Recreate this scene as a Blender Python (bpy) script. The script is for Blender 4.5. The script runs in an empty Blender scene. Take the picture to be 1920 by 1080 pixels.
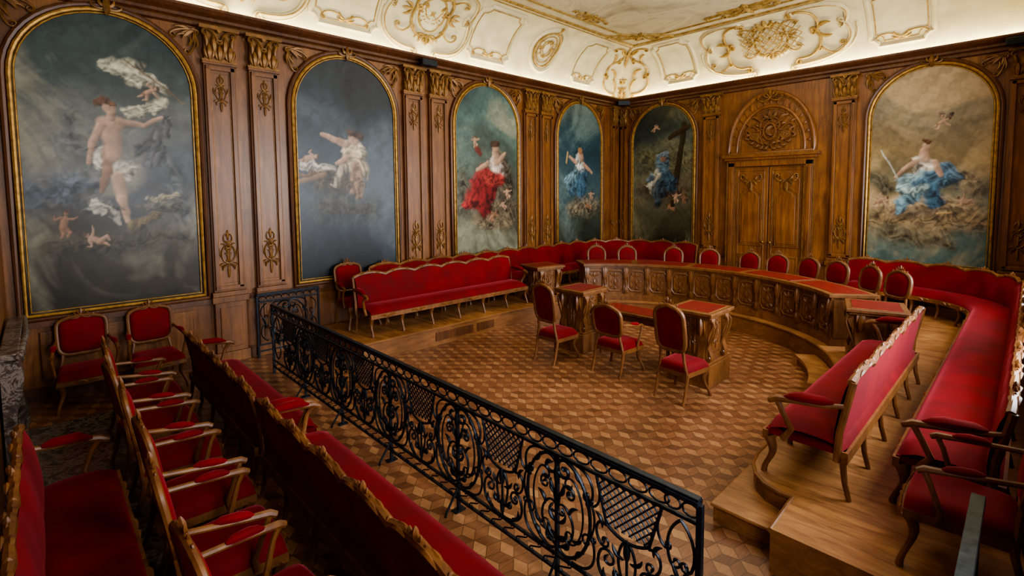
import bpy, math, random
import numpy as np
from mathutils import Matrix, Vector
random.seed(4); rng=np.random.RandomState(7)
PI=math.pi
COL=bpy.context.scene.collection
# ------------------------------------------------------------------ materials
def srgb(h):
    h=h.lstrip('#'); c=[int(h[i:i+2],16)/255 for i in (0,2,4)]
    return [ (x/12.92 if x<=0.04045 else ((x+0.055)/1.055)**2.4) for x in c]
class NT:
    def __init__(s,name):
        s.m=bpy.data.materials.new(name); s.m.use_nodes=True; s.t=s.m.node_tree; s.t.nodes.clear()
        s.o=s.n('ShaderNodeOutputMaterial'); s.b=s.n('ShaderNodeBsdfPrincipled'); s.l(s.b.outputs[0],s.o.inputs[0])
    def n(s,k,**kw):
        x=s.t.nodes.new(k)
        for a,b in kw.items(): setattr(x,a,b)
        return x
    def l(s,a,b): s.t.links.new(a,b)
    def coords(s,scale=(1,1,1),rot=(0,0,0),kind='Object'):
        tc=s.n('ShaderNodeTexCoord'); mp=s.n('ShaderNodeMapping'); mp.inputs['Scale'].default_value=scale; mp.inputs['Rotation'].default_value=rot
        s.l(tc.outputs[kind],mp.inputs[0]); return mp.outputs[0]
    def noise(s,vec,scale,detail=4,rough=.55,dist=0):
        x=s.n('ShaderNodeTexNoise'); x.inputs['Scale'].default_value=scale; x.inputs['Detail'].default_value=detail
        x.inputs['Roughness'].default_value=rough; x.inputs['Distortion'].default_value=dist; s.l(vec,x.inputs['Vector']); return x.outputs['Fac']
    def ramp(s,fac,stops):
        r=s.n('ShaderNodeValToRGB'); e=r.color_ramp.elements
        while len(e)<len(stops): e.new(.5)
        for el,(p,c) in zip(e,stops): el.position=p; el.color=(*c,1)
        s.l(fac,r.inputs[0]); return r.outputs[0]
    def mix(s,a,b,fac=.5,mode='MIX'):
        x=s.n('ShaderNodeMix',data_type='RGBA',blend_type=mode)
        for i,v in ((0,fac),(6,a),(7,b)):
            if isinstance(v,(int,float)): x.inputs[i].default_value=v
            elif isinstance(v,(list,tuple)): x.inputs[i].default_value=(*v,1)
            else: s.l(v,x.inputs[i])
        return x.outputs[2]
    def math(s,op,a,b=None):
        x=s.n('ShaderNodeMath',operation=op)
        for i,v in ((0,a),(1,b)):
            if v is None: continue
            if isinstance(v,(int,float)): x.inputs[i].default_value=v
            else: s.l(v,x.inputs[i])
        return x.outputs[0]
    def bump(s,h,st=.2,d=.01):
        x=s.n('ShaderNodeBump'); x.inputs['Strength'].default_value=st; x.inputs['Distance'].default_value=d
        s.l(h,x.inputs['Height']); s.l(x.outputs[0],s.b.inputs['Normal'])
    def set(s,**kw):
        for k,v in kw.items():
            i=s.b.inputs[k.replace('_',' ')]
            if hasattr(v,'is_output') : s.l(v,i)
            elif isinstance(v,(list,tuple)): i.default_value=(*v,1) if len(v)==3 else v
            else: i.default_value=v
        return s.m
def wood(name,a,b,rough=.4,sc=(9,9,.9),bump=.15,coat=.0):
    N=NT(name); v=N.coords(sc); f=N.noise(v,1.6,7,.65,.9); g=N.noise(N.coords((1,1,1)),1.6,4)
    c=N.ramp(f,[(.28,srgb(a)),(.5,[(x+y)/2 for x,y in zip(srgb(a),srgb(b))]),(.72,srgb(b))]); c=N.mix(c,N.ramp(g,[(.3,(.52,.46,.42)),(.68,(1,1,1))]),1.0,'MULTIPLY')
    N.bump(f,bump,.005); return N.set(Base_Color=c,Roughness=rough,Coat_Weight=coat,Coat_Roughness=.3)
W_PANEL=wood('panel_wood','#583116','#99642d',.4,(11,11,.8),.2,.08)
W_DARK=wood('dark_panel_wood','#462716','#724624',.42,(11,11,.8))
W_CHAIR=wood('walnut_wood','#5a3118','#90602f',.46,(8,8,3),.12,.05)
W_DESK=wood('oak_desk_wood','#593519','#906033',.4,(8,8,2),.2,.08)
W_CARVE=wood('gilt_brown_carving','#58361a','#8a5c2c',.4,(14,14,14),.2,.1)
W_PLAT=wood('platform_wood','#74492a','#c08c56',.4,(1.6,9,6),.2,.1)
W_PLAT2=wood('platform_riser_wood','#6a4522','#9c6a3c',.45,(5,2,12),.2,.1)
def velvet(name,a,b):
    N=NT(name); f=N.noise(N.coords(),3.5,5,.5); c=N.ramp(f,[(.25,srgb(a)),(.8,srgb(b))])
    N.bump(N.noise(N.coords(),10,3),.14,.012)
    return N.set(Base_Color=c,Roughness=.8,Sheen_Weight=.28,Sheen_Roughness=.35,Sheen_Tint=srgb('#ff7080'),Specular_IOR_Level=.2)
RED=velvet('red_velvet','#500309','#76070f')
def simple(name,c,rough=.5,metal=0,c2=None,sc=6,**kw):
    N=NT(name); f=N.noise(N.coords(),sc,4); col=N.ramp(f,[(.3,srgb(c)),(.7,srgb(c2 or c))])
    return N.set(Base_Color=col,Roughness=rough,Metallic=metal,**kw)
GOLD=simple('gilding','#7e5a26',.42,.5,'#b88e46',14)
CGOLD=simple('pale_gilding','#8e6e34',.48,.35,'#c8a75e',10)
GOLDB=simple('old_gilding','#5a3d1b',.45,.35,'#906632',14)
BRASS=simple('brass','#b08a40',.3,.9)
IRON=simple('wrought_iron','#10151c',.38,.6,'#202832',20)
IRONH=simple('polished_iron','#34424f',.32,.6,'#50606e',20)  # same iron made lighter: blue-grey sheen of the right gate put into the colour
BLACK=simple('black_plastic','#0a0a0a',.5)
PLASTER=simple('cream_plaster','#c6ba90',.75,0,'#e0d4aa',3)
LEATHER=simple('red_leather','#5a0e0e',.4,0,'#7a1814',9)
N=NT('painted_ceiling'); f=N.noise(N.coords(),.8,8,.65,1.2); c=N.ramp(f,[(.3,srgb('#b4a480')),(.5,srgb('#d6c89e')),(.7,srgb('#a09270'))]); CEIL=N.set(Base_Color=c,Roughness=.8)
N=NT('grey_marble'); f=N.noise(N.coords(),3.5,9,.7,2.5); c=N.ramp(f,[(.35,srgb('#2e2622')),(.48,srgb('#544640')),(.52,srgb('#80746a')),(.6,srgb('#403430'))]); MARBLE=N.set(Base_Color=c,Roughness=.25)
# parquet : small lozenges laid as a cube pattern, three wood tones
N=NT('parquet'); v=N.coords((10.2,10.2,10.2),(0,0,math.radians(15)))
sp=N.n('ShaderNodeSeparateXYZ'); N.l(v,sp.inputs[0]); X_,Y_=sp.outputs[0],sp.outputs[1]
q1=X_; q2=N.math('ADD',N.math('MULTIPLY',X_,-.5),N.math('MULTIPLY',Y_,.8660254)); q3=N.math('SUBTRACT',N.math('MULTIPLY',X_,-.5),N.math('MULTIPLY',Y_,.8660254))
F1,F2,F3=[N.math('FLOOR',q) for q in (q1,q2,q3)]
up=N.math('GREATER_THAN',N.math('ADD',N.math('ADD',F1,F2),F3),-1.5)
m_=N.math('FLOORED_MODULO',N.math('ADD',N.math('SUBTRACT',F1,F2),.001),3.0)
m_=N.math('FLOOR',m_)
dn=N.math('FLOORED_MODULO',N.math('SUBTRACT',3.0,m_),3.0)
idx=N.math('ADD',N.math('MULTIPLY',up,m_),N.math('MULTIPLY',N.math('SUBTRACT',1.0,up),dn))
def eqn(k):
    x=N.n('ShaderNodeMath',operation='COMPARE'); N.l(idx,x.inputs[0]); x.inputs[1].default_value=k; x.inputs[2].default_value=.3; return x.outputs[0]
E0,E1,E2=eqn(0.),eqn(1.),eqn(2.)
def rnd(a,b,s):
    cb=N.n('ShaderNodeCombineXYZ'); N.l(a,cb.inputs[0]); N.l(b,cb.inputs[1]); cb.inputs[2].default_value=s
    w_=N.n('ShaderNodeTexWhiteNoise',noise_dimensions='3D'); N.l(cb.outputs[0],w_.inputs['Vector']); return w_.outputs['Value']
R0=rnd(F1,F2,1.5); R1=rnd(F1,F3,7.5); R2=rnd(F2,F3,13.5)
rv=N.math('ADD',N.math('ADD',N.math('MULTIPLY',R0,E0),N.math('MULTIPLY',R1,E1)),N.math('MULTIPLY',R2,E2))
def near(q): fr=N.math('FRACT',q); return N.math('LESS_THAN',N.math('MINIMUM',fr,N.math('SUBTRACT',1.0,fr)),.03)
L1,L2,L3=near(q1),near(q2),near(q3)
ed=N.math('MAXIMUM',N.math('MAXIMUM',N.math('MULTIPLY',L1,N.math('SUBTRACT',1.0,E2)),N.math('MULTIPLY',L2,N.math('SUBTRACT',1.0,E1))),N.math('MULTIPLY',L3,N.math('SUBTRACT',1.0,E0)))
ga=[N.noise(N.coords(s_,(0,0,r_)),1,3) for s_,r_ in (((70,6,1),math.radians(15)),((70,6,1),math.radians(75)),((70,6,1),math.radians(135)))]
gr=N.math('ADD',N.math('ADD',N.math('MULTIPLY',ga[0],E0),N.math('MULTIPLY',ga[1],E1)),N.math('MULTIPLY',ga[2],E2))
wear=N.noise(N.coords(),2.2,6,.65)
tone=N.math('ADD',N.math('MULTIPLY',E1,.10),N.math('MULTIPLY',E2,.26))
tone=N.math('ADD',tone,N.math('ADD',N.math('MULTIPLY',gr,.34),N.math('ADD',N.math('MULTIPLY',wear,.26),N.math('MULTIPLY',rv,.16))))
c=N.ramp(tone,[(.22,srgb('#563420')),(.5,srgb('#84583a')),(.85,srgb('#b4895e'))])
c=N.mix(c,srgb('#3a2414'),N.math('MULTIPLY',ed,.7))
big=N.noise(N.coords(),.8,5,.6); c=N.mix(c,N.ramp(big,[(.34,(.6,.54,.5)),(.6,(1,.97,.93))]),1.0,'MULTIPLY')
N.bump(N.math('SUBTRACT',tone,ed),.15,.004)
PARQ=N.set(Base_Color=c,Roughness=N.math('ADD',N.math('MULTIPLY',wear,.3),.22))
# ------------------------------------------------------------------ mesh buffer
class MB:
    def __init__(s): s.v=[]; s.f=[]; s.c=0
    def add(s,V,F):
        V=np.asarray(V,float).reshape(-1,3); s.v.append(V); s.f+= [tuple(int(i)+s.c for i in f) for f in F]; s.c+=len(V); return s
    def box(s,x0,x1,y0,y1,z0,z1):
        V=[(x,y,z) for z in (z0,z1) for y in (y0,y1) for x in (x0,x1)]
        return s.add(V,[(0,2,3,1),(4,5,7,6),(0,1,5,4),(2,6,7,3),(0,4,6,2),(1,3,7,5)])
    def grid(s,P,cu=False,cv=False):
        nu,nv=P.shape[:2]; F=[]
        for i in range(nu if cu else nu-1):
            for j in range(nv if cv else nv-1):
                a=i*nv+j; b=((i+1)%nu)*nv+j; d=i*nv+(j+1)%nv; e=((i+1)%nu)*nv+(j+1)%nv
                F.append((a,b,e,d))
        return s.add(P.reshape(-1,3),F)
    def cbox(s,M,s0,s1,d0,d1,z0,z1,n=1):
        ss=np.linspace(s0,s1,n+1)
        P=np.array([[M(t,d,z) for d,z in ((d0,z0),(d1,z0),(d1,z1),(d0,z1))] for t in ss],float)
        c0=s.c; s.grid(P,False,True); e=n*4
        s.f+=[(c0+0,c0+1,c0+2,c0+3),(c0+e+3,c0+e+2,c0+e+1,c0+e)]
        return s
    def tube(s,pts,r,n=6,closed=False,flat=1.0,rot=0.0,up=None):
        p=np.asarray(pts,float); m=len(p)
        if m<2: return s
        r=np.full(m,r,float) if np.isscalar(r) else np.asarray(r,float)
        if closed: t=np.roll(p,-1,0)-np.roll(p,1,0)
        else: t=np.gradient(p,axis=0)
        t/=np.linalg.norm(t,axis=1)[:,None]+1e-12
        if up is None:
            a=np.array([0,0,1.]) if abs(t[0][2])<.9 else np.array([1.,0,0])
            nrm=[]; x=a-t[0]*(a@t[0]); x/=np.linalg.norm(x)
            for k in range(m):
                x=x-t[k]*(x@t[k]); x/=np.linalg.norm(x)+1e-12; nrm.append(x)
            nrm=np.array(nrm)
        else:
            u=np.array(up,float); nrm=u-t*(t@u)[:,None]; nrm/=np.linalg.norm(nrm,axis=1)[:,None]+1e-12
        b=np.cross(t,nrm); an=np.arange(n)/n*2*PI+rot
        P=p[:,None]+r[:,None,None]*(nrm[:,None]*np.cos(an)[None,:,None]*flat+b[:,None]*np.sin(an)[None,:,None])
        c0=s.c; s.grid(P,closed,True)
        if not closed: s.f+=[tuple(c0+k for k in range(n)),tuple(c0+(m-1)*n+k for k in reversed(range(n)))]
        return s
    def prism(s,poly,M,w0,w1):
        n=len(poly); V=[M(a,b,w0) for a,b in poly]+[M(a,b,w1) for a,b in poly]
        F=[tuple(range(n)),tuple(reversed(range(n,2*n)))]+[(i,i+n,(i+1)%n+n,(i+1)%n) for i in range(n)]
        return s.add(V,F)
    def pad(s,M,nu,nv,th,p=6,back=True):
        A=np.sin(np.linspace(-1,1,nu)*PI/2); B=np.sin(np.linspace(-1,1,nv)*PI/2)
        P=np.array([[M(a,b,th*((1-abs(a)**p)*(1-abs(b)**p))**.45) for b in B] for a in A],float)
        s.grid(P)
        if back: s.grid(np.array([[M(a,b,0.0) for b in (-1,1)] for a in A],float)[::-1])
        return s
    def ball(s,c,r,n=8,sq=(1,1,1)):
        P=np.array([[(c[0]+r*sq[0]*math.sin(q)*math.cos(t),c[1]+r*sq[1]*math.sin(q)*math.sin(t),c[2]+r*sq[2]*math.cos(q)) for q in np.linspace(0.02,PI-.02,n//2+2)] for t in np.arange(n)/n*2*PI])
        return s.grid(P,True,False)
    def strokes(s,S,M,n=5,k=1.0,flat=1.0):
        for pts,r in S:
            P=[M(a,b) for a,b in pts]; s.tube(P,np.asarray(r)*k if not np.isscalar(r) else r*k,n,flat=flat)
        return s
    def mesh(s,name,mat,smooth=True,ang=38,off=(0,0,0)):
        me=bpy.data.meshes.new(name); V=np.concatenate(s.v)-np.array(off)
        me.from_pydata(V.tolist(),[],s.f); me.materials.append(mat)
        if smooth: me.shade_smooth(); me.set_sharp_from_angle(angle=math.radians(ang))
        me.update(); return me
def part(parent,name,mb,mat,smooth=True,ang=38,off=(0,0,0),bevel=0,label=None,loc=None,rot=None):
    me=mb if isinstance(mb,bpy.types.Mesh) else mb.mesh(name,mat,smooth,ang,off)
    o=bpy.data.objects.new(name,me); COL.objects.link(o); o.parent=parent
    if loc is not None: o.location=loc
    if rot is not None: o.rotation_euler=(0,0,rot)
    if bevel: b=o.modifiers.new('bevel','BEVEL'); b.width=bevel; b.segments=2; b.limit_method='ANGLE'
    if label: o['label']=label
    return o
def thing(name,label,cat,loc=(0,0,0),rot=0,group=None):
    o=bpy.data.objects.new(name,None); o.empty_display_size=.1; COL.objects.link(o); o.location=loc; o.rotation_euler=(0,0,rot)
    o['label']=label; o['category']=cat
    if group: o['group']=group
    return o
TR=[20]
def struct(name,mb,mat,label=None,smooth=False,bevel=0):
    o=part(None,name,mb,mat,smooth,bevel=bevel); o['kind']='structure'
    if label: o['label']=label
    return o
def copy_thing(root,loc,rot,label=None):
    n=root.copy(); COL.objects.link(n); n.location=loc; n.rotation_euler=(0,0,rot)
    if label: n['label']=label
    for c in root.children:
        k=c.copy(); COL.objects.link(k); k.parent=n
        for g in c.children:
            q=g.copy(); COL.objects.link(q); q.parent=k
    return n
# ------------------------------------------------------------------ 2D strokes
def fit2(x,y,A,B):
    z=x+1j*y; a=complex(*A); b=complex(*B); z=(z-z[0])/(z[-1]-z[0])*(b-a)+a
    return np.stack([z.real,z.imag],1)
def scroll(A,B,kind='C',turn=1.0,mid=.9,side=1,n=40,r=.012,p=7):
    s=np.linspace(-1,1,n)
    th=(mid*s+np.sign(s)*np.abs(s)**p*turn*2*PI) if kind=='C' else (mid*(s**2)+np.abs(s)**(p+1)*turn*2*PI)
    ds=s[1]-s[0]; x=np.concatenate([[0],np.cumsum(np.cos(th[:-1])*ds)]); y=np.concatenate([[0],np.cumsum(np.sin(th[:-1])*ds)])*side
    rr=r*(.75+.45*np.cos(s*PI/2)); rr[0]*=1.5; rr[-1]*=1.5
    return (fit2(x,y,A,B),rr)
def bez(p0,p1,p2,p3,n=14):
    t=np.linspace(0,1,n)[:,None]; p0,p1,p2,p3=[np.array(p,float) for p in (p0,p1,p2,p3)]
    return (1-t)**3*p0+3*(1-t)**2*t*p1+3*(1-t)*t*t*p2+t**3*p3
def ell(cx,cy,rx,ry,a0,a1,n=22):
    t=np.radians(np.linspace(a0,a1,n)); return np.stack([cx+rx*np.cos(t),cy+ry*np.sin(t)],1)
def curl(p,h,d,r0,turns,n=20):
    out=[]; T=turns*2*PI; dt=T/n; x,y=p
    for k in range(n):
        r=r0*(1-(k+.5)/n)**.9+.004; x+=r*dt*math.cos(h+d*dt/2); y+=r*dt*math.sin(h+d*dt/2); h+=d*dt; out.append((x,y))
    return out
def vol(main,rs=0,re=0,ds=1,de=1,t=1.15,r=.01):
    m=[tuple(q) for q in main]; out=list(m); pre=[]
    if re: h=math.atan2(m[-1][1]-m[-2][1],m[-1][0]-m[-2][0]); out+=curl(m[-1],h,de,re,t)
    if rs: h=math.atan2(m[0][1]-m[1][1],m[0][0]-m[1][0]); pre=curl(m[0],h,ds,rs,t)[::-1]
    P=np.array(pre+out); rr=np.full(len(P),r); 
    if re: rr[-1]=r*2.0; rr[-2]=r*1.6; rr[-20:-2]*=.85
    if rs: rr[0]=r*2.0; rr[1]=r*1.6
    return (P,rr)
def leaf(A,B,bend=.2,r=.02,n=9):
    A=np.array(A,float);B=np.array(B,float); d=B-A; nr=np.array([-d[1],d[0]]); t=np.linspace(0,1,n)[:,None]
    P=A+d*t+nr*bend*4*t*(1-t); return (P,r*(np.sin(PI*np.linspace(0.05,.97,n))**.8+.08))
def mir(S): return S+[(np.stack([-p[:,0],p[:,1]],1),r) for p,r in S]
def tr(S,dx=0,dy=0,sc=1,flipy=False,rk=1):
    return [(np.stack([p[:,0]*sc+dx,p[:,1]*sc*(-1 if flipy else 1)+dy],1),np.asarray(r)*sc*rk) for p,r in S]
def ring(cx,cy,rx,ry,r,n=28): t=np.linspace(0,2*PI,n); return (np.stack([cx+rx*np.cos(t),cy+ry*np.sin(t)],1),r+0*t)
def line(*pts,r=.01): P=np.array(pts,float); return (P,r+0*P[:,0])
DROP=mir([vol(ell(.0,.17,.11,.17,80,-80),.04,.04,1,-1,1.1,.011),vol(bez((.01,.36),(.08,.4),(.09,.5),(.04,.54)),.0,.03,1,1,1.,.01),leaf((.0,-.02),(.1,-.13),.25,.019),leaf((.02,.06),(.06,.2),.2,.019),leaf((0,.3),(.06,.42),.2,.018),leaf((.1,.1),(.15,.3),-.1,.016),leaf((.08,.0),(.15,-.04),.2,.014),leaf((.05,.33),(.12,.36),.2,.014),leaf((.02,.2),(.07,.28),.2,.014),leaf((.04,-.06),(.13,-.06),.2,.013)])+[leaf((0,-.27),(0,.0),0,.024),leaf((0,.02),(0,.26),0,.026),leaf((0,.42),(0,.62),0,.02)]
SPAND=[vol(bez((.0,-.0),(.12,.0),(.24,-.02),(.30,-.08)),.03,.04,1,-1,1.1,.015),vol(bez((.0,-.02),(.0,-.14),(.02,-.26),(.08,-.34)),.03,.04,-1,1,1.1,.015),leaf((0,0),(.17,-.15),.1,.03),leaf((.06,-.02),(.26,.0),.15,.02),leaf((.02,-.06),(0,-.26),-.15,.02),leaf((.1,-.1),(.24,-.12),.2,.018),leaf((.08,-.1),(.11,-.25),-.2,.018),leaf((.03,-.03),(.2,-.09),.1,.02),leaf((.03,-.03),(.06,-.2),-.1,.02)]
CREST=mir([scroll((.02,.0),(.2,.0),'C',.7,1.2,1,r=.014),leaf((0,.02),(.07,.12),-.2,.018),leaf((.02,.0),(.13,.07),-.2,.016)])+[leaf((0,0),(0,.16),0,.026)]
CART=mir([vol(bez((.05,-.44),(.3,-.5),(.44,-.2),(.36,.04)),.06,.07,1,1,1.1,.024),vol(bez((.36,.08),(.42,.3),(.2,.5),(.08,.42)),.06,.06,-1,1,1.,.022),vol(bez((.36,-.3),(.46,-.46),(.6,-.46),(.66,-.36)),.04,.05,1,1,1.1,.015),vol(bez((.34,.32),(.46,.46),(.6,.46),(.66,.36)),.04,.05,-1,-1,1.1,.015),leaf((0,.4),(.18,.56),-.2,.036),leaf((0,.38),(.28,.48),-.2,.03),leaf((0,-.42),(.16,-.56),.2,.03),leaf((0,-.42),(.26,-.5),.2,.026),leaf((.42,0),(.58,.1),.2,.026),leaf((.42,0),(.58,-.12),-.2,.026),leaf((.42,0),(.62,0),0,.026)])+[ring(0,0,.27,.34,.018),leaf((0,.36),(0,.62),0,.045),leaf((0,-.38),(0,-.6),0,.04)]
TROPHY=mir([leaf((-.34,-.26),(.30,.2),.02,.022),leaf((.24,.14),(.40,.30),.1,.05),leaf((.2,.2),(.34,.36),-.1,.035),leaf((-.30,-.28),(-.42,-.30),.2,.035)]+[leaf((.06+.07*k,-.24+.018*k*k),(.13+.08*k,-.15+.03*k*k),.25,.03) for k in range(5)]+[leaf((.05+.07*k,-.25+.018*k*k),(.14+.08*k,-.33+.02*k*k),-.25,.026) for k in range(5)])+[leaf((-.06,-.1),(.08,.12),.1,.05),leaf((.06,-.1),(-.08,.12),-.1,.05)]
# overdoor relief : shield, quiver and bow, drums and branches
RELIEF=mir([vol(bez((.03,.3),(.14,.34),(.24,.22),(.2,.08)),.04,.04,1,-1,1.1,.02),vol(bez((.2,-.02),(.26,-.16),(.14,-.3),(.03,-.28)),.04,.04,-1,1,1.1,.02),
   vol(bez((.24,.02),(.36,.2),(.5,.18),(.52,.02)),.04,.05,1,-1,1.1,.018),ring(.34,-.1,.09,.07,.03),ring(.34,-.1,.04,.03,.03),leaf((.2,.2),(.40,.34),.25,.045),leaf((.24,.12),(.34,.16),.2,.03),leaf((.42,-.06),(.56,-.12),.2,.035)]
   +[leaf((.04+.1*k,-.33+.012*k*k),(.16+.1*k,-.28+.022*k*k),.3,.032) for k in range(5)]+[leaf((.04+.1*k,-.34+.012*k*k),(.16+.1*k,-.39+.02*k*k),-.3,.026) for k in range(5)]+[leaf((.0,.34),(.14,.44),-.3,.035),leaf((.46,.1),(.56,.22),.3,.03)])+[ring(0,0,.13,.19,.028),leaf((-.3,-.22),(.36,.3),.03,.02),leaf((-.05,-.1),(.05,.12),.2,.05),leaf((.05,-.1),(-.05,.1),.2,.05),leaf((0,.28),(0,.5),0,.045)]
def capstrokes():
    S=[]
    for i in (-1,0,1): S+= [leaf((i*.13,.0),(i*.14,.22),.0,.045,8),leaf((i*.13+.03,.02),(i*.14+.05,.17),-.1,.022,7),leaf((i*.13-.03,.02),(i*.14-.05,.17),.1,.022,7)]
    for i in (-.5,.5): S+= [leaf((i*.13,.1),(i*.16,.34),0,.04,8)]
    S+=mir([vol(bez((.02,.26),(.05,.36),(.1,.42),(.17,.42)),.03,.045,-1,-1,1.1,.017),leaf((.17,.18),(.2,.36),.1,.028),leaf((0,.38),(.05,.48),0,.025)])
    return S
CAPS=capstrokes()
# ------------------------------------------------------------------ camera
P=[930.7058,428.0081,0.8094,0.0699,-0.0073,8.4819,-12.5215,2.5435]
f,py,yaw,pit,rol=P[:5]
fw=Vector((-math.sin(yaw)*math.cos(pit),math.cos(yaw)*math.cos(pit),-math.sin(pit))); r0=Vector((math.cos(yaw),math.sin(yaw),0)); u0=r0.cross(fw)
r2=r0*math.cos(rol)+u0*math.sin(rol); u2=-r0*math.sin(rol)+u0*math.cos(rol)
cd=bpy.data.cameras.new('camera'); cd.sensor_width=36; cd.lens=f/1920*36; cd.shift_y=-(540-py)/1920; cd.clip_start=.02
cam=bpy.data.objects.new('camera',cd); COL.objects.link(cam)
cam.matrix_world=Matrix(((r2.x,u2.x,-fw.x,P[5]),(r2.y,u2.y,-fw.y,P[6]),(r2.z,u2.z,-fw.z,P[7]),(0,0,0,1)))
bpy.context.scene.camera=cam
# ------------------------------------------------------------------ room shell
XE=8.62; YS=-12.86; ZC=5.26
struct('floor',MB().box(-.2,XE+.2,YS-.2,.2,-.1,0),PARQ,'small lozenge-patterned wood parquet floor')
struct('wall_west',MB().box(-.25,0,YS-.2,.2,0,ZC),W_PANEL,'brown carved wood panelled wall')
struct('wall_north',MB().box(0,XE,0,.25,0,ZC),W_PANEL,'brown carved wood panelled wall')
struct('wall_south',MB().box(0,XE,YS-.25,YS,0,ZC),W_PANEL)
mb=MB(); ys=[YS-.2,-11.6,-10.0,-7.9,-6.1,-4.0,-2.2,.2]
for i in range(0,7,2): mb.box(XE,XE+.25,ys[i],ys[i+1],0,ZC)
for i in (1,3,5): mb.box(XE,XE+.25,ys[i],ys[i+1],0,1.3); mb.box(XE,XE+.25,ys[i],ys[i+1],4.4,ZC)
struct('wall_east',mb,W_PANEL)
for k,i in enumerate((1,3,5)):
    a,b=ys[i],ys[i+1]; mb=MB()
    for y0,y1 in ((a,a+.08),(b-.08,b),((a+b)/2-.04,(a+b)/2+.04)): mb.box(XE+.1,XE+.16,y0,y1,1.3,4.4)
    for z in (1.3,2.05,2.8,3.55,4.33): mb.box(XE+.1,XE+.16,a,b,z,z+.06)
    struct('window_%d'%(k+1),mb,W_PANEL)
CW=1.12; CH=1.1
def prof(v):
    t=min(v/1.74,1)*PI/2; return CW*(1-math.cos(t))+.0, ZC+CH*math.sin(t)
mb=MB(); vs=np.linspace(0,1.74,14)
def cor(v): i,z=prof(v); return [(i,-i,z),(XE-i,-i,z),(XE-i,YS+i,z),(i,YS+i,z)]
Pm=np.array([cor(v) for v in vs]); mb.grid(Pm,False,True)
struct('ceiling',mb,PLASTER,'cream plaster coved ceiling',smooth=True)
i,z=prof(1.74); struct('trim_1',MB().box(i-.02,XE-i+.02,YS+i-.02,-i+.02,z,z+.06),CEIL,'muted painted flat ceiling field')
struct('trim_10',MB().box(-.2,XE+.2,YS-.2,.2,z+.1,z+.2),W_DARK)
def MW(yc,o=0):
    def m(a,b,o2=0):
        i,z=prof(b); t=b/1.74*PI/2; q=o+o2; return (i+q*math.cos(t),yc+a,z-q*math.sin(t))
    return m
def MN(xc,o=0):
    def m(a,b,o2=0):
        i,z=prof(b); t=b/1.74*PI/2; q=o+o2; return (xc+a,-i-q*math.cos(t),z-q*math.sin(t))
    return m
def ME(yc,o=0):
    def m(a,b,o2=0):
        i,z=prof(b); t=b/1.74*PI/2; q=o+o2; return (XE-i-q*math.cos(t),yc+a,z-q*math.sin(t))
    return m
mb=MB()
for v,r in ((1.74,.045),(1.6,.018)):
    mb.tube(np.array([p for p in cor(v)]),r,6,closed=True)
q=i+.32; mb.tube([(q,-q,z-.01),(XE-q,-q,z-.01),(XE-q,YS+q,z-.01),(q,YS+q,z-.01)],.025,6,closed=True)
struct('trim_2',mb,CGOLD,'gilded ceiling moulding')
def covepanel(w,v0,v1,k=.14):
    P=[]
    for sx,sv in ((1,1),(-1,1),(-1,-1),(1,-1)):
        cx=sx*w; cv=v1 if sv>0 else v0
        a=[(cx,cv-sv*k),(cx-sx*k*.45,cv-sv*k*.9),(cx-sx*k*.9,cv-sv*k*.45),(cx-sx*k,cv)]
        if sx*sv<0: a=a[::-1]
        P+=a
    P.append(P[0]); out=[]
    for a,b in zip(P[:-1],P[1:]):
        n=max(1,int(math.dist(a,b)/.12))
        for t in range(n): out.append((a[0]+(b[0]-a[0])*t/n,a[1]+(b[1]-a[1])*t/n))
    out.append(P[0]); return np.array(out)
def ornament(label,S,M,mat=None,k=1.0,name='ceiling_ornament',group='gilded ceiling ornaments',cat='ceiling ornament',plate=None):
    mat=mat or CGOLD
    mb=MB().strokes(S,M,6,k)
    if plate:
        cx,cv,rx,rv,h=plate; R=np.array([1,.94,.85,.6,.3,0.01])
        P=np.array([[M(cx+rx*q*math.cos(t)*(1+.05*math.cos(6*t)),cv+rv*q*math.sin(t),h*(1-q**4)**.5-.03) for q in R] for t in np.linspace(0,2*PI,37)]); mb.grid(P[::-1])
    c=np.mean(np.concatenate(mb.v),0)
    if mat is PLASTER:
        TR[0]+=1; o=part(None,'trim_%d'%TR[0],mb,mat,off=c); o.location=c; o['kind']='structure'; o['label']=label; return o
    o=part(None,name,mb,mat,off=c); o.location=c; o['label']=label; o['category']=cat; o['group']=group; return o
LAT=[]
for a in np.linspace(-.5,.5,9):
    LAT.append(line((max(-.5,a-.3),-.3+max(0,-.5-(a-.3))),(min(.5,a+.3),.3-max(0,(a+.3)-.5)),r=.008)); LAT.append(line((min(.5,a+.3),-.3+max(0,a+.3-.5)),(max(-.5,a-.3),.3-max(0,-.5-(a-.3))),r=.008))
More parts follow.
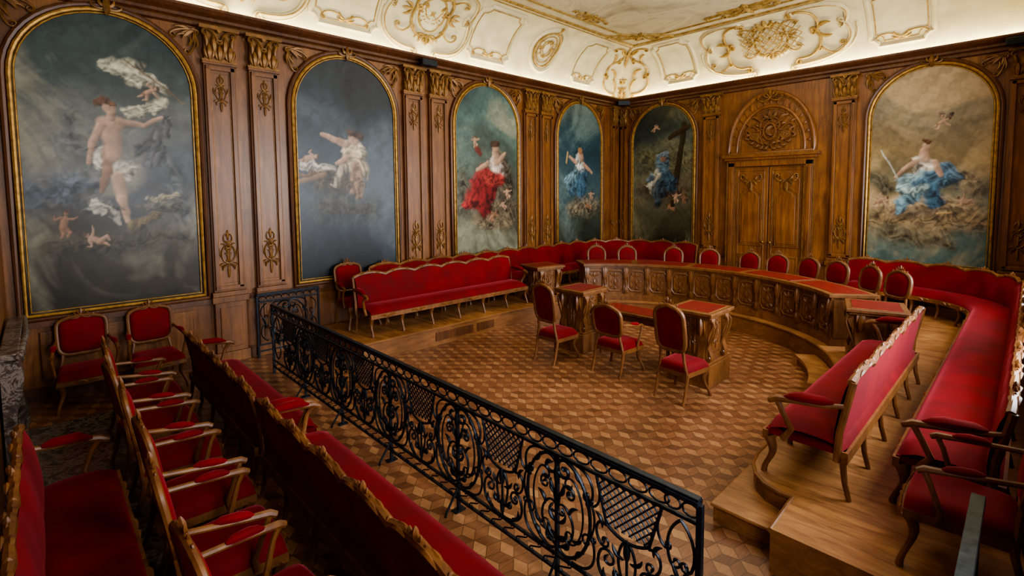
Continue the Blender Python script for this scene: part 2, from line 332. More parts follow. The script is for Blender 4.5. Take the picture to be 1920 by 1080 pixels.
for M,ctr in ((MW,[-10.12,-6.83]),(MN,[4.21]),(ME,[-6.83])):
    for c in ctr:
        big=M is not MW
        S=tr(CART,0,.85,1.05,rk=1.0)+tr(TROPHY,0,.85,.6)
        if big: S=tr(CART,0,.85,.9,rk=1.1)+tr(TROPHY,0,.85,.5)+tr(LAT,0,.85,1.3)+mir([vol(bez((.55,.25),(.9,.2),(1.05,.5),(.95,.8)),.07,.08,1,1,1.1,.026),vol(bez((.95,.85),(1.05,1.2),(.8,1.5),(.5,1.42)),.07,.07,-1,1,1.1,.026),vol(bez((1.0,.4),(1.15,.2),(1.35,.2),(1.42,.4)),.04,.06,1,1,1.1,.02),leaf((.9,.8),(1.2,.95),.2,.04),leaf((.9,.8),(1.2,.65),-.2,.04)])
        ornament('gilded rococo cartouche with scrolls and leaves on the cream cove',S,M(c,.04))
        k=1.45 if big else .9
        S2=mir([vol(bez((k*.3,.12),(k,.1),(k*1.15,.5),(k,.85)),.08,.06,1,1,1.1,.055),vol(bez((k,.9),(k*1.15,1.3),(k*.8,1.6),(k*.4,1.5)),.06,.08,-1,1,1.1,.055),vol(bez((k*.25,.05),(k*.8,.02),(k*1.2,.3),(k*1.12,.8)),.0,.0,1,1,1.1,.025)])
        ornament('cream plaster scroll frame moulded on the ceiling cove',S2,M(c,0),PLASTER,plate=(0,.83,.36 if not big else .62,.5,.08))
        ornament('thin gilded scroll edging on the cream cove',[(p,.25*np.asarray(r)) for p,r in S2],M(c,.05))
for c in (-3.56,):
    ornament('gilded oval medallion with leaf scrolls on the cream cove',[ring(0,.82,.36,.45,.024),ring(0,.82,.27,.35,.012)]+tr(CART,0,.82,.42,rk=1.3)+[leaf((0,1.3),(0,1.5),0,.04)],MW(c,.04))
    ornament('cream plaster oval band moulded on the ceiling cove',[ring(0,.82,.46,.56,.06)],MW(c,0),PLASTER,plate=(0,.82,.3,.4,.06))
for M,L in ((MW,[(-8.47,.62),(-5.2,.62),(-11.8,.6),(-1.9,.5)]),(MN,[(1.9,.5),(6.55,.5)]),(ME,[(-3.8,1.2),(-9.5,1.2)])):
    for c,w in L:
        pth=covepanel(w,.2,1.42)
        ornament('cream plaster panel border with incurved corners on the cove',[(pth,.045+0*pth[:,0])],M(c,0),PLASTER)
        pth=covepanel(w-.09,.29,1.33)
        S=[(pth,.01+0*pth[:,0])]+tr(mir([vol(bez((.04,.02),(.2,.12),(.36,.1),(.42,.0)),.0,.04,1,-1,1.1,.014),leaf((0,0),(.12,.1),-.2,.026),leaf((0,0),(.16,.02),-.2,.022)]),0,.34,1)
        ornament('thin gilded fillet framing a cream cove panel',S,M(c,.01))
S=[vol(bez((.42,.1),(.7,.05),(1.0,.2),(.95,.5)),.06,.07,1,1,1.1,.026),vol(bez((.95,.6),(1.1,.8),(.9,1.0),(.75,1.05)),.05,.05,1,1,1.,.026),vol(bez((.72,1.15),(.9,1.5),(1.15,1.5),(1.3,1.4)),.05,.06,1,-1,1.1,.022),leaf((.5,.5),(.85,.75),.2,.04),leaf((.35,.15),(.6,.5),.2,.04),leaf((.95,.95),(1.15,1.2),.2,.035)]
ornament('gilded corner scrolls with leaves on the cove',S,lambda a,b:MW(0,.02)(-a,b)); ornament('gilded corner scrolls with leaves on the cove',S,MN(0,.02))
def diag(a,b): i,z=prof(b); return (i+.05+a*.7,-i-.05+a*.7,z-.03)
ornament('gilded shell and leaf drop in the cove corner',mir([leaf((0,.1),(.14,.35),-.2,.05),leaf((0,.1),(.22,.28),-.2,.04),leaf((0,.3),(.2,.55),-.2,.045),vol(bez((.03,.55),(.25,.6),(.4,.9),(.25,1.15)),.05,.06,1,1,1.1,.026),leaf((0,1.3),(.2,1.55),-.2,.04)])+[leaf((0,.0),(0,.35),0,.055),leaf((0,.9),(0,1.6),0,.045)],diag)
zf=prof(1.74)[1]-.02
for (x,y,rz,sc) in ((1.75,-1.75,PI*.25,1.0),(4.21,-1.75,0,1.1),(1.75,-6.83,PI/2,1.1),(1.75,-3.6,PI/2,.7)):
    S=tr(mir([vol(bez((.05,.0),(.3,-.1),(.5,.1),(.75,.05)),.05,.07,1,1,1.1,.026),vol(bez((.05,.1),(.2,.35),(.4,.35),(.5,.25)),.0,.05,1,-1,1.1,.022),leaf((0,0),(.25,.22),-.2,.045),leaf((.2,-.05),(.5,-.1),.2,.04),leaf((.1,.05),(.4,.12),.2,.035)])+[leaf((0,-.15),(0,.4),0,.055)],0,0,sc)
    ornament('gilded scroll and leaf motif on the flat ceiling',S,lambda a,b,x=x,y=y,rz=rz:(x+a*math.cos(rz)-b*math.sin(rz),y+a*math.sin(rz)+b*math.cos(rz),zf))
def cornice(pf):
    P=[]
    for o,zz in pf: P.append([(o,-o,zz),(XE-o,-o,zz),(XE-o,YS+o,zz),(o,YS+o,zz)])
    return MB().grid(np.array(P,float),False,True)
struct('trim_3',cornice([(0,4.98),(.05,5.0),(.05,5.06),(.1,5.08),(.1,5.12),(.17,5.16),(.21,5.2),(.21,5.235),(.19,5.24),(.19,5.2),(0,5.2)]),W_DARK,'dark wood cornice with stepped mouldings')
mb=cornice([(.05,5.045),(.065,5.055),(.05,5.065)]); struct('trim_4',mb,GOLDB)
struct('baseboard_west',MB().box(0,.05,YS,0,0,.16),W_DARK); struct('baseboard_north',MB().box(.05,XE,-.05,0,0,.5),W_DARK)
struct('trim_5',MB().box(0,.07,YS,0,.93,1.0),W_DARK,'wood dado rail'); struct('trim_6',MB().box(.07,3.2,-.07,0,.93,1.0).box(5.2,XE,-.07,0,.93,1.0),W_DARK,'wood dado rail')
# ------------------------------------------------------------------ pilasters
def rectloop(x0,x1,z0,z1,y,r,mb,n=6):
    mb.tube([(x0,y,z0),(x1,y,z0),(x1,y,z1),(x0,y,z1)],r,4,closed=True,rot=PI/4)
def pilaster(w=.42,group='carved pilasters'):
    o=thing('pilaster','carved brown wood pilaster with gilded capital and drops','pilaster',group=group); h=w/2
    part(o,'pedestal',MB().box(-h-.03,h+.03,-.13,0,.0,.16).box(-h-.005,h+.005,-.105,0,.16,.93).box(-h+.06,h-.06,-.12,-.1,.24,.85).box(-h-.04,h+.04,-.14,0,.93,1.02),W_PANEL,False,bevel=.006)
    mb=MB().box(-h-.03,h+.03,-.12,0,1.02,1.09).box(-h,h,-.075,0,1.09,4.5).box(-h-.02,h+.02,-.12,0,4.46,4.5)
    for s in (-1,1): mb.box(s*(h-.05)-.03,s*(h-.05)+.03,-.115,-.075,1.14,4.44)
    mb.box(-h+.02,h-.02,-.115,-.075,1.12,1.18).box(-h+.02,h-.02,-.115,-.075,4.38,4.44)
    part(o,'shaft',mb,W_PANEL,False,bevel=.006)
    mb=MB(); rectloop(-h+.09,h-.09,1.22,4.34,-.08,.007,mb); part(o,'gilt_fillet',mb,GOLDB,False)
    part(o,'carved_drop',MB().strokes(tr(DROP,0,3.95,.62),lambda a,b:(a,-.09,b)),GOLDB); part(o,'carved_drop',MB().strokes(tr(DROP,0,1.52,.82),lambda a,b:(a,-.09,b)),GOLDB)
    k=w/.42
    mb=MB().box(-h-.02,h+.02,-.11,0,4.5,4.53).box(-h*.92,h*.92,-.09,0,4.53,4.98).strokes(CAPS,lambda a,b:(a*k,-.11-b*.08,4.52+b*1.02),6); mb.box(-h-.05,h+.05,-.17,0,4.95,5.0)
    part(o,'capital',mb,GOLDB,True,50); return o
pp=pilaster(); pp.location=(.004,-10.47,0); pp.rotation_euler=(0,0,PI/2)
for y in (-9.86,-7.14,-6.55,-3.86,-3.3): copy_thing(pp,(.004,y,0),PI/2)
for x in (2.77,5.64,8.33): copy_thing(pp,(x,-.004,0),0)
p2=pilaster(.22,'corner pilasters'); p2.location=(.004,-.42,0); p2.rotation_euler=(0,0,PI/2); copy_thing(p2,(.17,-.004,0),0)
# ------------------------------------------------------------------ paintings
def fbm(x,z,seed,sc=1.0,oc=5):
    R=np.random.RandomState(seed); v=np.zeros_like(x); a=1;t=0
    wx=.5*np.sin(z*2.1*sc+R.rand()*6)+.3*np.sin(x*3.3*sc+R.rand()*6); wz=.5*np.sin(x*2.4*sc+R.rand()*6)+.3*np.sin(z*3.1*sc+1)
    for o in range(oc):
        for k in range(4):
            an=R.rand()*2*PI; f_=sc*(1.6*1.9**o)*(.7+.6*R.rand())
            v+=a*np.sin(f_*((x+wx*.5)*math.cos(an)+(z+wz*.5)*math.sin(an))+R.rand()*6.28)*.4
        t+=a; a*=.6
    return np.clip(.5+v/t*.8,0,1)
def painting(spec,seed,nu=150,nv=300):
    HW=.925; SP=2.93
    px0,px1,py0,py1=spec['box']
    vv=np.linspace(.035,3.86,nv); A=np.linspace(-1,1,nu)
    hw=np.where(vv<SP,HW,np.sqrt(np.maximum(HW**2-(vv-SP)**2,1e-4)))
    X=A[:,None]*hw[None]; Z=np.repeat(vv[None],nu,0)
    zt=Z/3.9; cols=np.array([srgb(c) for c in spec['bg']]); ps=np.linspace(0,1,len(cols))
    wob=zt+.22*(fbm(X,Z,seed,1.0,4)-.5)
    C=np.stack([np.interp(wob,ps,cols[:,k]) for k in range(3)],-1)
    n=fbm(X,Z,seed+5,1.3,6)[...,None]; cl=np.array(srgb(spec['cloud'])); dk=C*.45
    m=np.clip((n-.5)*3.0,0,1)*spec.get('ca',.7); C=C*(1-m)+cl*(.7+.5*n)*m
    m=np.clip((.45-n)*3,0,1)*.75; C=C*(1-m)+dk*m
    sx=1.96/(px1-px0); sz=3.93/(py1-py0)
    w1=fbm(X*3,Z*3,seed+9,1.5,5)-.5; w2=fbm(X*3,Z*3,seed+11,1.5,5)-.5; hi=fbm(X*6,Z*6,seed+15,2.2,4)-.5
    for s in spec['s']:
        x0,y0,x1,y1,ra,rb,c=s[:7]; skin=c in (SK,SKD) or ra<6
        soft=s[7] if len(s)>7 else .45
        a=np.array([(x0-(px0+px1)/2)*sx,(py1-y0)*sz]); b=np.array([(x1-(px0+px1)/2)*sx,(py1-y1)*sz]); ra*=sx; rb*=sx
        wa=.03 if skin else .15
        wx=X+w1*wa+(0 if skin else hi*.05); wz=Z+w2*wa
        d=b-a; L=d@d+1e-9; t=np.clip(((wx-a[0])*d[0]+(wz-a[1])*d[1])/L,0,1)
        ox=wx-a[0]-t*d[0]; oz=wz-a[1]-t*d[1]; R=(ra+(rb-ra)*t)*(1+.12*np.sin(t*PI)); q=np.sqrt(ox**2+oz**2)/R
        m=np.clip((1.08-q)/soft,0,1)[...,None]*(.9 if skin else 1); sh=.68+.55*(-ox*.6+oz*.6)/R
        if not skin:
            nl=np.sqrt(L); cr=(ox*d[1]-oz*d[0])/nl/R; sh=sh+.28*np.sin(cr*5+w1*14+t*4)+.5*hi
        sh=np.clip(sh+.15*w1,.18,1.25)[...,None]
        C=C*(1-m)+np.array(srgb(c))*sh*m
    C=np.clip(C*(.8+.36*(hi+.5)[...,None]),0,1)
    g=C.mean(-1,keepdims=True); C=g+(C-g)*.88
    mb=MB().grid(np.stack([X,np.full_like(X,-.035),Z],-1)); me=mb.mesh('canvas',spec['mat'],False)
    at=me.color_attributes.new('paint','FLOAT_COLOR','POINT'); at.data.foreach_set('color',np.concatenate([C,np.ones_like(C[...,:1])],-1).reshape(-1).astype(np.float32))
    return me
N=NT('oil_paint'); a=N.n('ShaderNodeVertexColor',layer_name='paint'); N.bump(N.noise(N.coords(),60,4),.12,.003)
OIL=N.set(Base_Color=a.outputs[0],Roughness=.36,Specular_IOR_Level=.35)
SK='#c39b7c'; SKD='#9c7050'
def putto(x,y,s,ang=0,c=SK,wing=False):
    ca,sa=math.cos(math.radians(ang)),math.sin(math.radians(ang))
    def q(a,b): return (x+s*(a*ca-b*sa),y+s*(a*sa+b*ca))
    def st(a0,b0,a1,b1,r0,r1,cc=c): return (*q(a0,b0),*q(a1,b1),r0*s,r1*s,cc)
    L=[]
    if wing: L+=[st(-.1,-.3,-.9,-.9,.3,.15,'#8c8068'),st(.1,-.3,.8,-.9,.28,.12,'#8c8068')]
    L+=[st(.1,.45,.75,.8,.3,.2),st(.75,.8,.6,1.25,.2,.12,c),st(-.1,.45,.15,1.1,.3,.2,SKD if c==SK else c),st(.15,1.1,.1,1.5,.2,.11),st(0,-.35,.05,.4,.36,.38),
        st(-.3,-.35,-.75,0,.18,.13),st(-.75,0,-.95,-.35,.13,.09),st(.3,-.35,.75,-.5,.18,.12),st(.75,-.5,1.05,-.8,.12,.08),st(-.02,-.85,.0,-.82,.29,.27),st(-.1,-1.02,.1,-1.02,.22,.2,'#5a3a22')]
    return L
specs=[
 dict(box=(18,385,25,598),bg=['#2a241a','#3a3428','#4a5058','#5c605c','#3e4c4a','#2a3a3c'],cloud='#8a8672',ca=.6,s=[
  (60,380,140,360,40,50,'#5c6470',.9),(80,470,330,470,30,34,'#4c4432',.9),(300,300,340,420,30,26,'#54585a',.9),(120,250,150,330,40,30,'#5c605e',.95),
  (190,130,250,122,14,20,'#a8a890'),(225,130,300,165,20,15,'#c4bfa4'),(300,195,225,215,20,16,'#b3ae94'),(250,200,300,210,12,10,'#c4bfa4'),(300,250,245,290,18,14,'#4a4a4c'),(320,220,280,310,12,18,'#585a5c')]
  +putto(278,172,17,70,SK,True)+[(232,115,355,190,2,2,'#806840'),
  (175,300,225,325,20,28,'#c9c2ae'),(200,330,245,325,18,16,'#b8b09a'),(170,315,195,335,14,10,'#d4cdb8'),(205,340,212,385,15,12,SK),(212,385,219,430,12,6,SK),(219,430,228,436,6,4,SK),(190,290,186,330,14,13,SKD),(186,330,170,372,12,7,SKD),
  (186,240,212,240,17,17,SK),(195,250,200,300,21,18,SK),(180,245,158,285,9,7,SK),(158,285,150,318,7,5,SK),(212,236,262,240,9,7,SK),(262,240,305,222,7,4,SK),
  (196,222,197,232,8,8,SK),(194,210,197,220,12,10,SK),(182,206,203,200,9,8,'#6a4420')]+putto(100,428,20,15,SKD)+putto(152,462,20,-60,SK)+[
  (150,402,190,402,18,18,'#5a5a58'),(155,400,192,420,13,13,'#a8a494',.15),(230,440,290,425,18,12,'#6a5a3a'),(260,405,330,400,16,14,'#5c5a4c'),(270,385,320,380,8,8,'#8c8468')]),
 dict(box=(548,740,108,530),bg=['#161c24','#1e2832','#2e3c46','#303e48','#26323a','#1c2830'],cloud='#4a565e',ca=.5,s=[
  (590,345,640,350,26,30,'#4a4030',.9),(600,395,680,400,30,34,'#3c3a34',.9),(560,335,605,325,8,9,'#6a4a2a'),(556,348,600,333,5,5,'#8a6a44'),
  (645,285,668,290,17,18,'#c8b89a'),(650,300,665,325,18,20,'#b8a684'),(662,325,655,362,14,11,'#8a6a50'),(632,320,622,350,10,8,'#a09078'),(640,275,610,262,7,5,SK),(610,262,597,258,5,4,SK),(652,262,656,270,9,8,SK),(650,254,662,256,9,8,'#4a3020'),
  (640,300,622,312,6,4,SK)]+putto(576,303,13,80,SK)+[(560,312,612,326,6,7,'#b8b0a0')]),
 dict(box=(847,973,160,482),bg=['#2a2c24','#4c4c3e','#5a5c50','#54685e','#44605c','#2c4446'],cloud='#8a8a72',ca=.6,s=[
  (900,400,950,390,30,30,'#6c604a',.9),(860,330,870,380,20,24,'#5c5c4c',.9),(935,300,945,360,18,20,'#5a5040')]+putto(886,266,7.5,10,SK,True)+[(890,280,896,288,5,4,'#7a3028'),
  (925,300,930,320,10,13,'#c9b8a8'),(905,325,885,365,15,20,'#8e1c1c'),(915,350,905,385,14,16,'#7a1616'),(880,370,870,380,10,7,'#a02420'),(900,325,930,335,10,12,'#a03028'),(924,285,927,300,7,8,SK),(923,273,925,278,6,6,SK),(918,269,928,268,5,5,'#4a3020'),(932,300,943,285,4,3,SK),(910,305,890,318,4,3,SK),
  (885,412,950,417,12,14,'#7a6c52',.9)]+putto(947,358,8,5,SK)+putto(920,400,8.5,50,SKD)+putto(938,382,7,-20,SK)),
 dict(box=(1041,1129,192,470),bg=['#22261f','#3c4438','#3c5458','#2e4a54','#26424a','#1e343a'],cloud='#6c8078',ca=.5,s=[
  (1070,395,1115,390,13,14,'#7a705a',.9),(1083,305,1086,325,7,9,'#bfc8c0'),(1080,335,1070,355,11,11,'#4c7488'),(1090,335,1088,365,10,9,'#3c647c'),(1075,325,1062,350,6,7,'#6a909c'),(1085,292,1087,300,5,5,SK),(1084,285,1086,287,4,4,'#a87848'),(1092,310,1108,325,3,2,SK),(1078,308,1066,298,3,2,SK),(1062,290,1060,310,1.5,1.5,'#c0a060')]+putto(1106,368,6,15,SK)+putto(1100,390,6,-40,SKD)),
 dict(box=(1186,1309,192,478),bg=['#2a2618','#4c4630','#5a5640','#4c5246','#3a443a','#2c322a'],cloud='#7e7654',ca=.6,s=[
  (1210,300,1290,310,30,34,'#6c6848',.95),(1288,238,1268,395,4.5,4.5,'#30200f',.15),(1262,262,1296,243,4,4,'#3a2814',.15)]+putto(1234,241,6.5,60,SK,True)+[
  (1215,365,1290,370,14,16,'#5e4c34',.9),(1247,305,1250,325,11,14,'#5c7886'),(1240,335,1232,360,12,15,'#b4b09a'),(1258,335,1262,355,12,14,'#3c586a'),(1228,335,1220,345,8,7,'#6c808c'),(1245,350,1240,385,12,11,'#3a4850'),(1248,299,1250,305,5,6,SKD),(1243,296,1253,295,6,5,'#788c98')]+putto(1274,378,8.5,10,SK)+putto(1264,400,7,-50,SKD)+putto(1289,382,6.5,20,SKD)),
 dict(box=(1617,1881,108,502),bg=['#3c5854','#5c685c','#7c7050','#9c8454','#86785a','#5a5c50'],cloud='#b09468',ca=.6,s=[
  (1640,410,1860,410,36,40,'#8a7450',.9),(1670,440,1800,450,26,28,'#6c6248',.9),(1660,385,1840,380,28,26,'#a89068',.85),(1700,395,1780,390,24,24,'#74644c',.85),(1640,330,1660,350,26,30,'#5c5844',.9),(1820,320,1850,350,26,30,'#8c7c5c',.95),
  (1735,300,1765,315,22,24,'#cfc4ae'),(1790,330,1720,340,24,26,'#3f667c'),(1700,330,1740,335,20,26,'#86a4a6'),(1735,345,1790,325,26,22,'#4a7084'),(1720,360,1705,388,24,15,'#6c92a0'),(1755,355,1770,378,22,15,'#3a6078'),(1690,345,1740,350,11,17,'#96b0b0'),(1790,310,1812,330,14,9,'#547488'),
  (1742,276,1746,292,10,12,SK),(1745,266,1747,269,9,9,SK),(1741,256,1752,257,8,7,'#5c3c20'),(1728,296,1700,310,8,6,SK),(1700,310,1684,325,6,4,SK),(1650,270,1688,328,1.8,1.6,'#c8c8b8',.3),(1765,298,1778,325,8,6,SK),(1775,205,1785,212,10,8,'#6c5a48')]
  +putto(1776,222,13,70,SK,True)+putto(1655,372,15,70,SK)+putto(1824,372,13,-60,SK)+[(1775,398,1800,396,3,3,'#c0a060')])]
for s in specs: s['mat']=OIL
def archpath(h,z0,sp,y,n=24):
    return [(-h,y,z0),(h,y,z0),(h,y,(z0+sp)/2)]+[(h*math.cos(t),y,sp+h*math.sin(t)) for t in np.linspace(0,PI,n)]+[(-h,y,(z0+sp)/2)]
FR=None
pl=['arched oil painting of a standing pale figure with white drapery','arched dark oil painting of a seated figure and child','arched oil painting of a seated figure in red robes','arched blue-green oil painting of a figure on clouds','arched oil painting of a veiled figure beside a cross','arched oil painting of a blue-robed figure on warm clouds']
places=[((.004,-11.746+i*3.274,1.055),PI/2) for i in range(4)]+[((4.209-2.823,-.004,1.055),0),((4.209+2.823,-.004,1.055),0)]
for i,((loc,rot),sp) in enumerate(zip(places,specs)):
    o=thing('painting',pl[i],'painting',loc,rot,'arched wall paintings')
    part(o,'canvas',painting(sp,40+i*7),None)
    if FR is None:
        mb=MB().tube(archpath(.95,.02,2.95,-.045),.028,8,closed=True).tube(archpath(.905,.065,2.95,-.05),.01,6,closed=True); FR=mb.mesh('gilt_frame',GOLD)
        mb=MB().tube(archpath(1.01,-.03,2.95,-.03),.035,8,closed=True); FR2=mb.mesh('wood_architrave',W_DARK)
        FR3=[]
        for s in (-1,1): FR3.append(MB().strokes(SPAND,lambda a,b,s=s:(s*(-1.0+a*1.0),-.04,3.87+b*1.0)).mesh('spandrel_ornament',GOLDB))
        FR3.append(MB().strokes(tr(mir([scroll((.02,0),(.14,.02),'C',.8,.9,1,r=.016),leaf((0,0),(.08,.1),-.2,.025)])+[leaf((0,-.1),(0,.14),0,.045)],0,3.93,1),lambda a,b:(a,-.09,b)).mesh('keystone_ornament',GOLDB))
    part(o,'gilt_frame',FR,None); part(o,'wood_architrave',FR2,None)
    for q in FR3: part(o,q.name.split('.')[0],q,None)
def dado(x0,x1,loc,rot):
    o=thing('wall_panel','recessed brown dado panel with thin gilt moulding','wall panel',loc,rot,'dado panels')
    part(o,'field',MB().box(x0,x1,-.03,0,.24,.86),W_PANEL,False,bevel=.01); mb=MB(); rectloop(x0+.06,x1-.06,.3,.8,-.032,.009,mb); part(o,'gilt_moulding',mb,GOLDB,False)
for i in range(4): dado(-.85,.85,(.004,-11.746+i*3.274,0),PI/2)
# ------------------------------------------------------------------ door
door=thing('door_1','tall carved wood double door with gilded ornaments','door',(4.17,-.004,.3)); door['kind']='structure'; del door['category']
mb=MB().box(-.93,-.78,-.12,0,0,2.95).box(.78,.93,-.12,0,0,2.95).box(-.93,.93,-.12,0,2.85,3.0).box(-1.0,1.0,-.17,0,3.0,3.06).box(-1.06,1.06,-.22,0,3.06,3.13)
for s in (-1,1): mb.box(s*.855-.04,s*.855+.04,-.135,-.12,.1,2.8)
part(door,'door_frame',mb,W_PANEL,False,bevel=.008)
mb=MB(); mb.tube([(-.76,-.11,0),(-.76,-.11,2.83),(.76,-.11,2.83),(.76,-.11,0)],.014,6); mb.box(-1.07,1.07,-.225,-.2,3.11,3.135); mb.tube([(-.95,-.12,0),(-.95,-.12,2.98)],.012,6).tube([(.95,-.12,0),(.95,-.12,2.98)],.012,6); part(door,'gilt_moulding',mb,GOLDB)
for s in (-1,1):
    a=.01 if s>0 else -.77
    c0=a+.38
    def shaped(z0,z1,w,k):
        t=np.linspace(0,PI,11); return [(c0-w,z0),(c0+w,z0),(c0+w,z1-k)]+[(c0+w*.72*math.cos(x)*1.0,z1-k*.9+k*.9*math.sin(x)) for x in t]+[(c0-w,z1-k)]
    lf=part(door,'door_leaf',MB().box(a,a+.76,-.06,0,0,2.83).box(a+.1,a+.66,-.085,-.06,.12,.75).prism(shaped(.95,2.7,.28,.16),lambda x,z,w_:(x,w_,z),-.085,-.06).prism(shaped(1.03,2.25,.2,.12),lambda x,z,w_:(x,w_,z),-.1,-.085).box(a+.17,a+.59,-.1,-.085,.2,.67),W_PANEL,False,bevel=.008)
    mb=MB(); rectloop(a+.14,a+.62,.16,.71,-.088,.01,mb); mb.tube([(x,-.088,z) for x,z in shaped(.99,2.34,.24,.14)],.01,6,closed=True); mb.tube([(a+.08,-.07,.08),(a+.68,-.07,.08),(a+.68,-.07,2.74),(a+.08,-.07,2.74)],.008,4,closed=True)
    mb.strokes(tr(mir([vol(bez((.02,.0),(.12,-.04),(.24,0),(.24,.1)),.0,.045,1,1,1.1,.018),leaf((0,0),(.12,-.1),.2,.03),leaf((.02,.02),(.14,.12),-.2,.03),leaf((.1,.02),(.22,.02),-.2,.025)])+[leaf((0,-.28),(0,.0),0,.04)],a+.38,2.5,1),lambda x,z:(x,-.09,z)); part(lf,'gilt_ornament',mb,GOLDB)
    part(lf,'door_knob',MB().ball((s*.08,-.12,1.05),.03,10).tube([(s*.08,-.06,1.05),(s*.08,-.12,1.05)],.012,8),BRASS)
o=thing('overdoor_panel','arched carved wood overdoor with brown trophy relief','overdoor',(4.17,-.012,3.45))
def half(h,k,y,n=30): return [(h,y,0)]+[(h*math.cos(t)*1.0,y,.12+k*math.sin(t)) for t in np.linspace(0,PI,n)]+[(-h,y,0)]
part(o,'field',MB().prism([(p[0],p[2]) for p in half(.95,1.28,0)],lambda a,b,w:(a,w,b),-.05,0),W_PANEL,False)
mb=MB().tube(half(.93,1.26,-.06),.05,8,closed=True).tube(half(.74,.96,-.05),.04,8,closed=True)
for t in np.linspace(.12,PI-.12,17): mb.strokes([leaf((.78*math.cos(t),.12+1.0*math.sin(t)),(.87*math.cos(t),.12+1.16*math.sin(t)),0,.026)],lambda a,b:(a,-.055,b))
part(o,'arched_moulding',mb,W_PANEL)
mb=MB().tube(half(.89,1.2,-.07),.012,6,closed=True).tube(half(.69,.9,-.07),.012,6,closed=True); part(o,'gilt_moulding',mb,GOLDB)
part(o,'trophy_relief',MB().strokes(tr(RELIEF,0,.5,1.0,rk=1.15),lambda a,b:(a,-.08,b),6),W_CARVE); part(o,'keystone_ornament',MB().strokes(tr(CREST,0,1.28,1.2),lambda a,b:(a,-.12,b),6),GOLDB)
# ------------------------------------------------------------------ platform
CX,CY,PR,PZ=4.3,-6.0,2.65,.3
arc=[(CX-PR*math.cos(t),CY+PR*math.sin(t)) for t in np.linspace(0,PI,48)]
inner=[(CX-PR,-9.1)]+arc+[(6.95,-8.15),(6.98,-8.33),(7.05,-8.47),(7.15,-8.56),(7.27,-8.6),(7.36,-8.61),(7.37,-9.1)]
plat=thing('platform','horseshoe-shaped raised wooden platform around the parquet','platform',(4.3,-6,0))
OW=.155
outer=[(OW,-9.1)]+[(OW,-9.1+(9.1-OW)*k/10) for k in range(1,10)]+[(OW+(XE-.02-OW)*k/29,-OW) for k in range(30)]+[(XE-.02,-9.1+(9.1-OW)*(10-k)/10) for k in range(1,11)]
poly=outer+inner[::-1]
import mathutils.geometry as mg
tri=mg.tessellate_polygon([[Vector((a,b,0)) for a,b in poly]])
mb=MB(); mb.add([(a,b,PZ) for a,b in poly],tri); part(plat,'deck',mb,W_PLAT,False,off=(4.3,-6,0))
mb=MB(); m=len(poly); mb.add([(a,b,PZ-.001) for a,b in poly]+[(a,b,0) for a,b in poly],[(i,(i+1)%m,(i+1)%m+m,i+m) for i in range(m)])
part(plat,'riser',mb,W_PLAT2,False,off=(4.3,-6,0))
mb=MB().tube([(a,b,PZ-.015) for a,b in inner],.02,6); part(plat,'nosing',mb,W_PLAT2,off=(4.3,-6,0))
for y0,y1 in ((-7.8,-7.0),(-6.9,-6.5)):
    mb=MB().box(1.655,1.66,y0,y1,.07,.21)
    for k in range(5): mb.box(1.655,1.664,y0,y1,.08+k*.03,.095+k*.03)
    part(plat,'vent_grille',mb,W_DARK,False,off=(4.3,-6,0))
o=thing('step','small wooden step block against the raised platform','step',(7.1,-8.6,0)); part(o,'tread',MB().box(-.24,.262,-.28,.5,.12,.15),W_PLAT,False,bevel=.01); part(o,'riser',MB().box(-.22,.26,-.26,.48,0,.12),W_PLAT2,False)
o=thing('step','curved wooden step along the raised platform edge','step',(CX,CY,0))
M=lambda a,r,z:(r*math.cos(a),r*math.sin(a),z)
part(o,'tread',MB().cbox(M,math.radians(8),math.radians(38),2.35,2.63,.11,.15,12),W_PLAT,False); part(o,'riser',MB().cbox(M,math.radians(8.3),math.radians(37.7),2.38,2.63,0,.11,12),W_PLAT2,False)
# ------------------------------------------------------------------ tribune desk
tri_=thing('tribune_desk','large curved carved oak council desk with red leather top','desk',(CX,CY,PZ+.003))
A0,A1=math.radians(37),math.radians(143)
part(tri_,'body',MB().cbox(M,A0,A1,2.84,3.25,.1,.7,40),W_DESK,False)
part(tri_,'plinth',MB().cbox(M,A0,A1,2.79,3.3,0,.09,40).cbox(M,A0,A1,2.81,3.27,.09,.12,40),W_DESK,False)
part(tri_,'worktop',MB().cbox(M,A0-.01,A1+.01,2.76,3.42,.71,.76,40).cbox(M,A0,A1,2.80,3.36,.67,.71,40),W_DESK,False,bevel=.006)
NB=12; da=(A1-A0)/NB
for k in range(5):
    a=A0+(A1-A0)*(k+.06)/5; b=A0+(A1-A0)*(k+.94)/5
    part(tri_,'leather_inset',MB().cbox(M,a,b,2.86,3.34,.758,.764,10),LEATHER,False)
def console_profile(h,d):
    t=np.linspace(0,1,16); front=[(d*(.38+.5*math.exp(-((x-.85)/.17)**2)+.35*math.exp(-((x-.1)/.13)**2)-.15*math.exp(-((x-.5)/.2)**2)),h*x) for x in t]
    return [(0,0)]+front+[(0,h)]
cp=console_profile(.56,.075)
cm=MB().prism([(a,b) for a,b in cp],lambda a,b,w:(-a,w,b),-.045,.045)
cm.strokes([leaf((0,.3),(0,.56),0,.028),leaf((0,.02),(0,.16),0,.026),leaf((-.025,.3),(-.035,.5),0,.016),leaf((.025,.3),(.035,.5),0,.016),leaf((0,.16),(0,.34),0,.016)],lambda a,b:(-.06,a,b)); CM=cm.mesh('carved_console',W_DESK)
pm=MB(); w=.17
oc=[(-w,.17),(-w*.65,.1),(w*.65,.1),(w,.17),(w,.45),(w*.65,.52),(-w*.65,.52),(-w,.45)]
oc2=[(a*.74,.31+(b-.31)*.76) for a,b in oc]
pm.prism(oc2,lambda a,b,w_:(w_,a,b),-.02,.005)
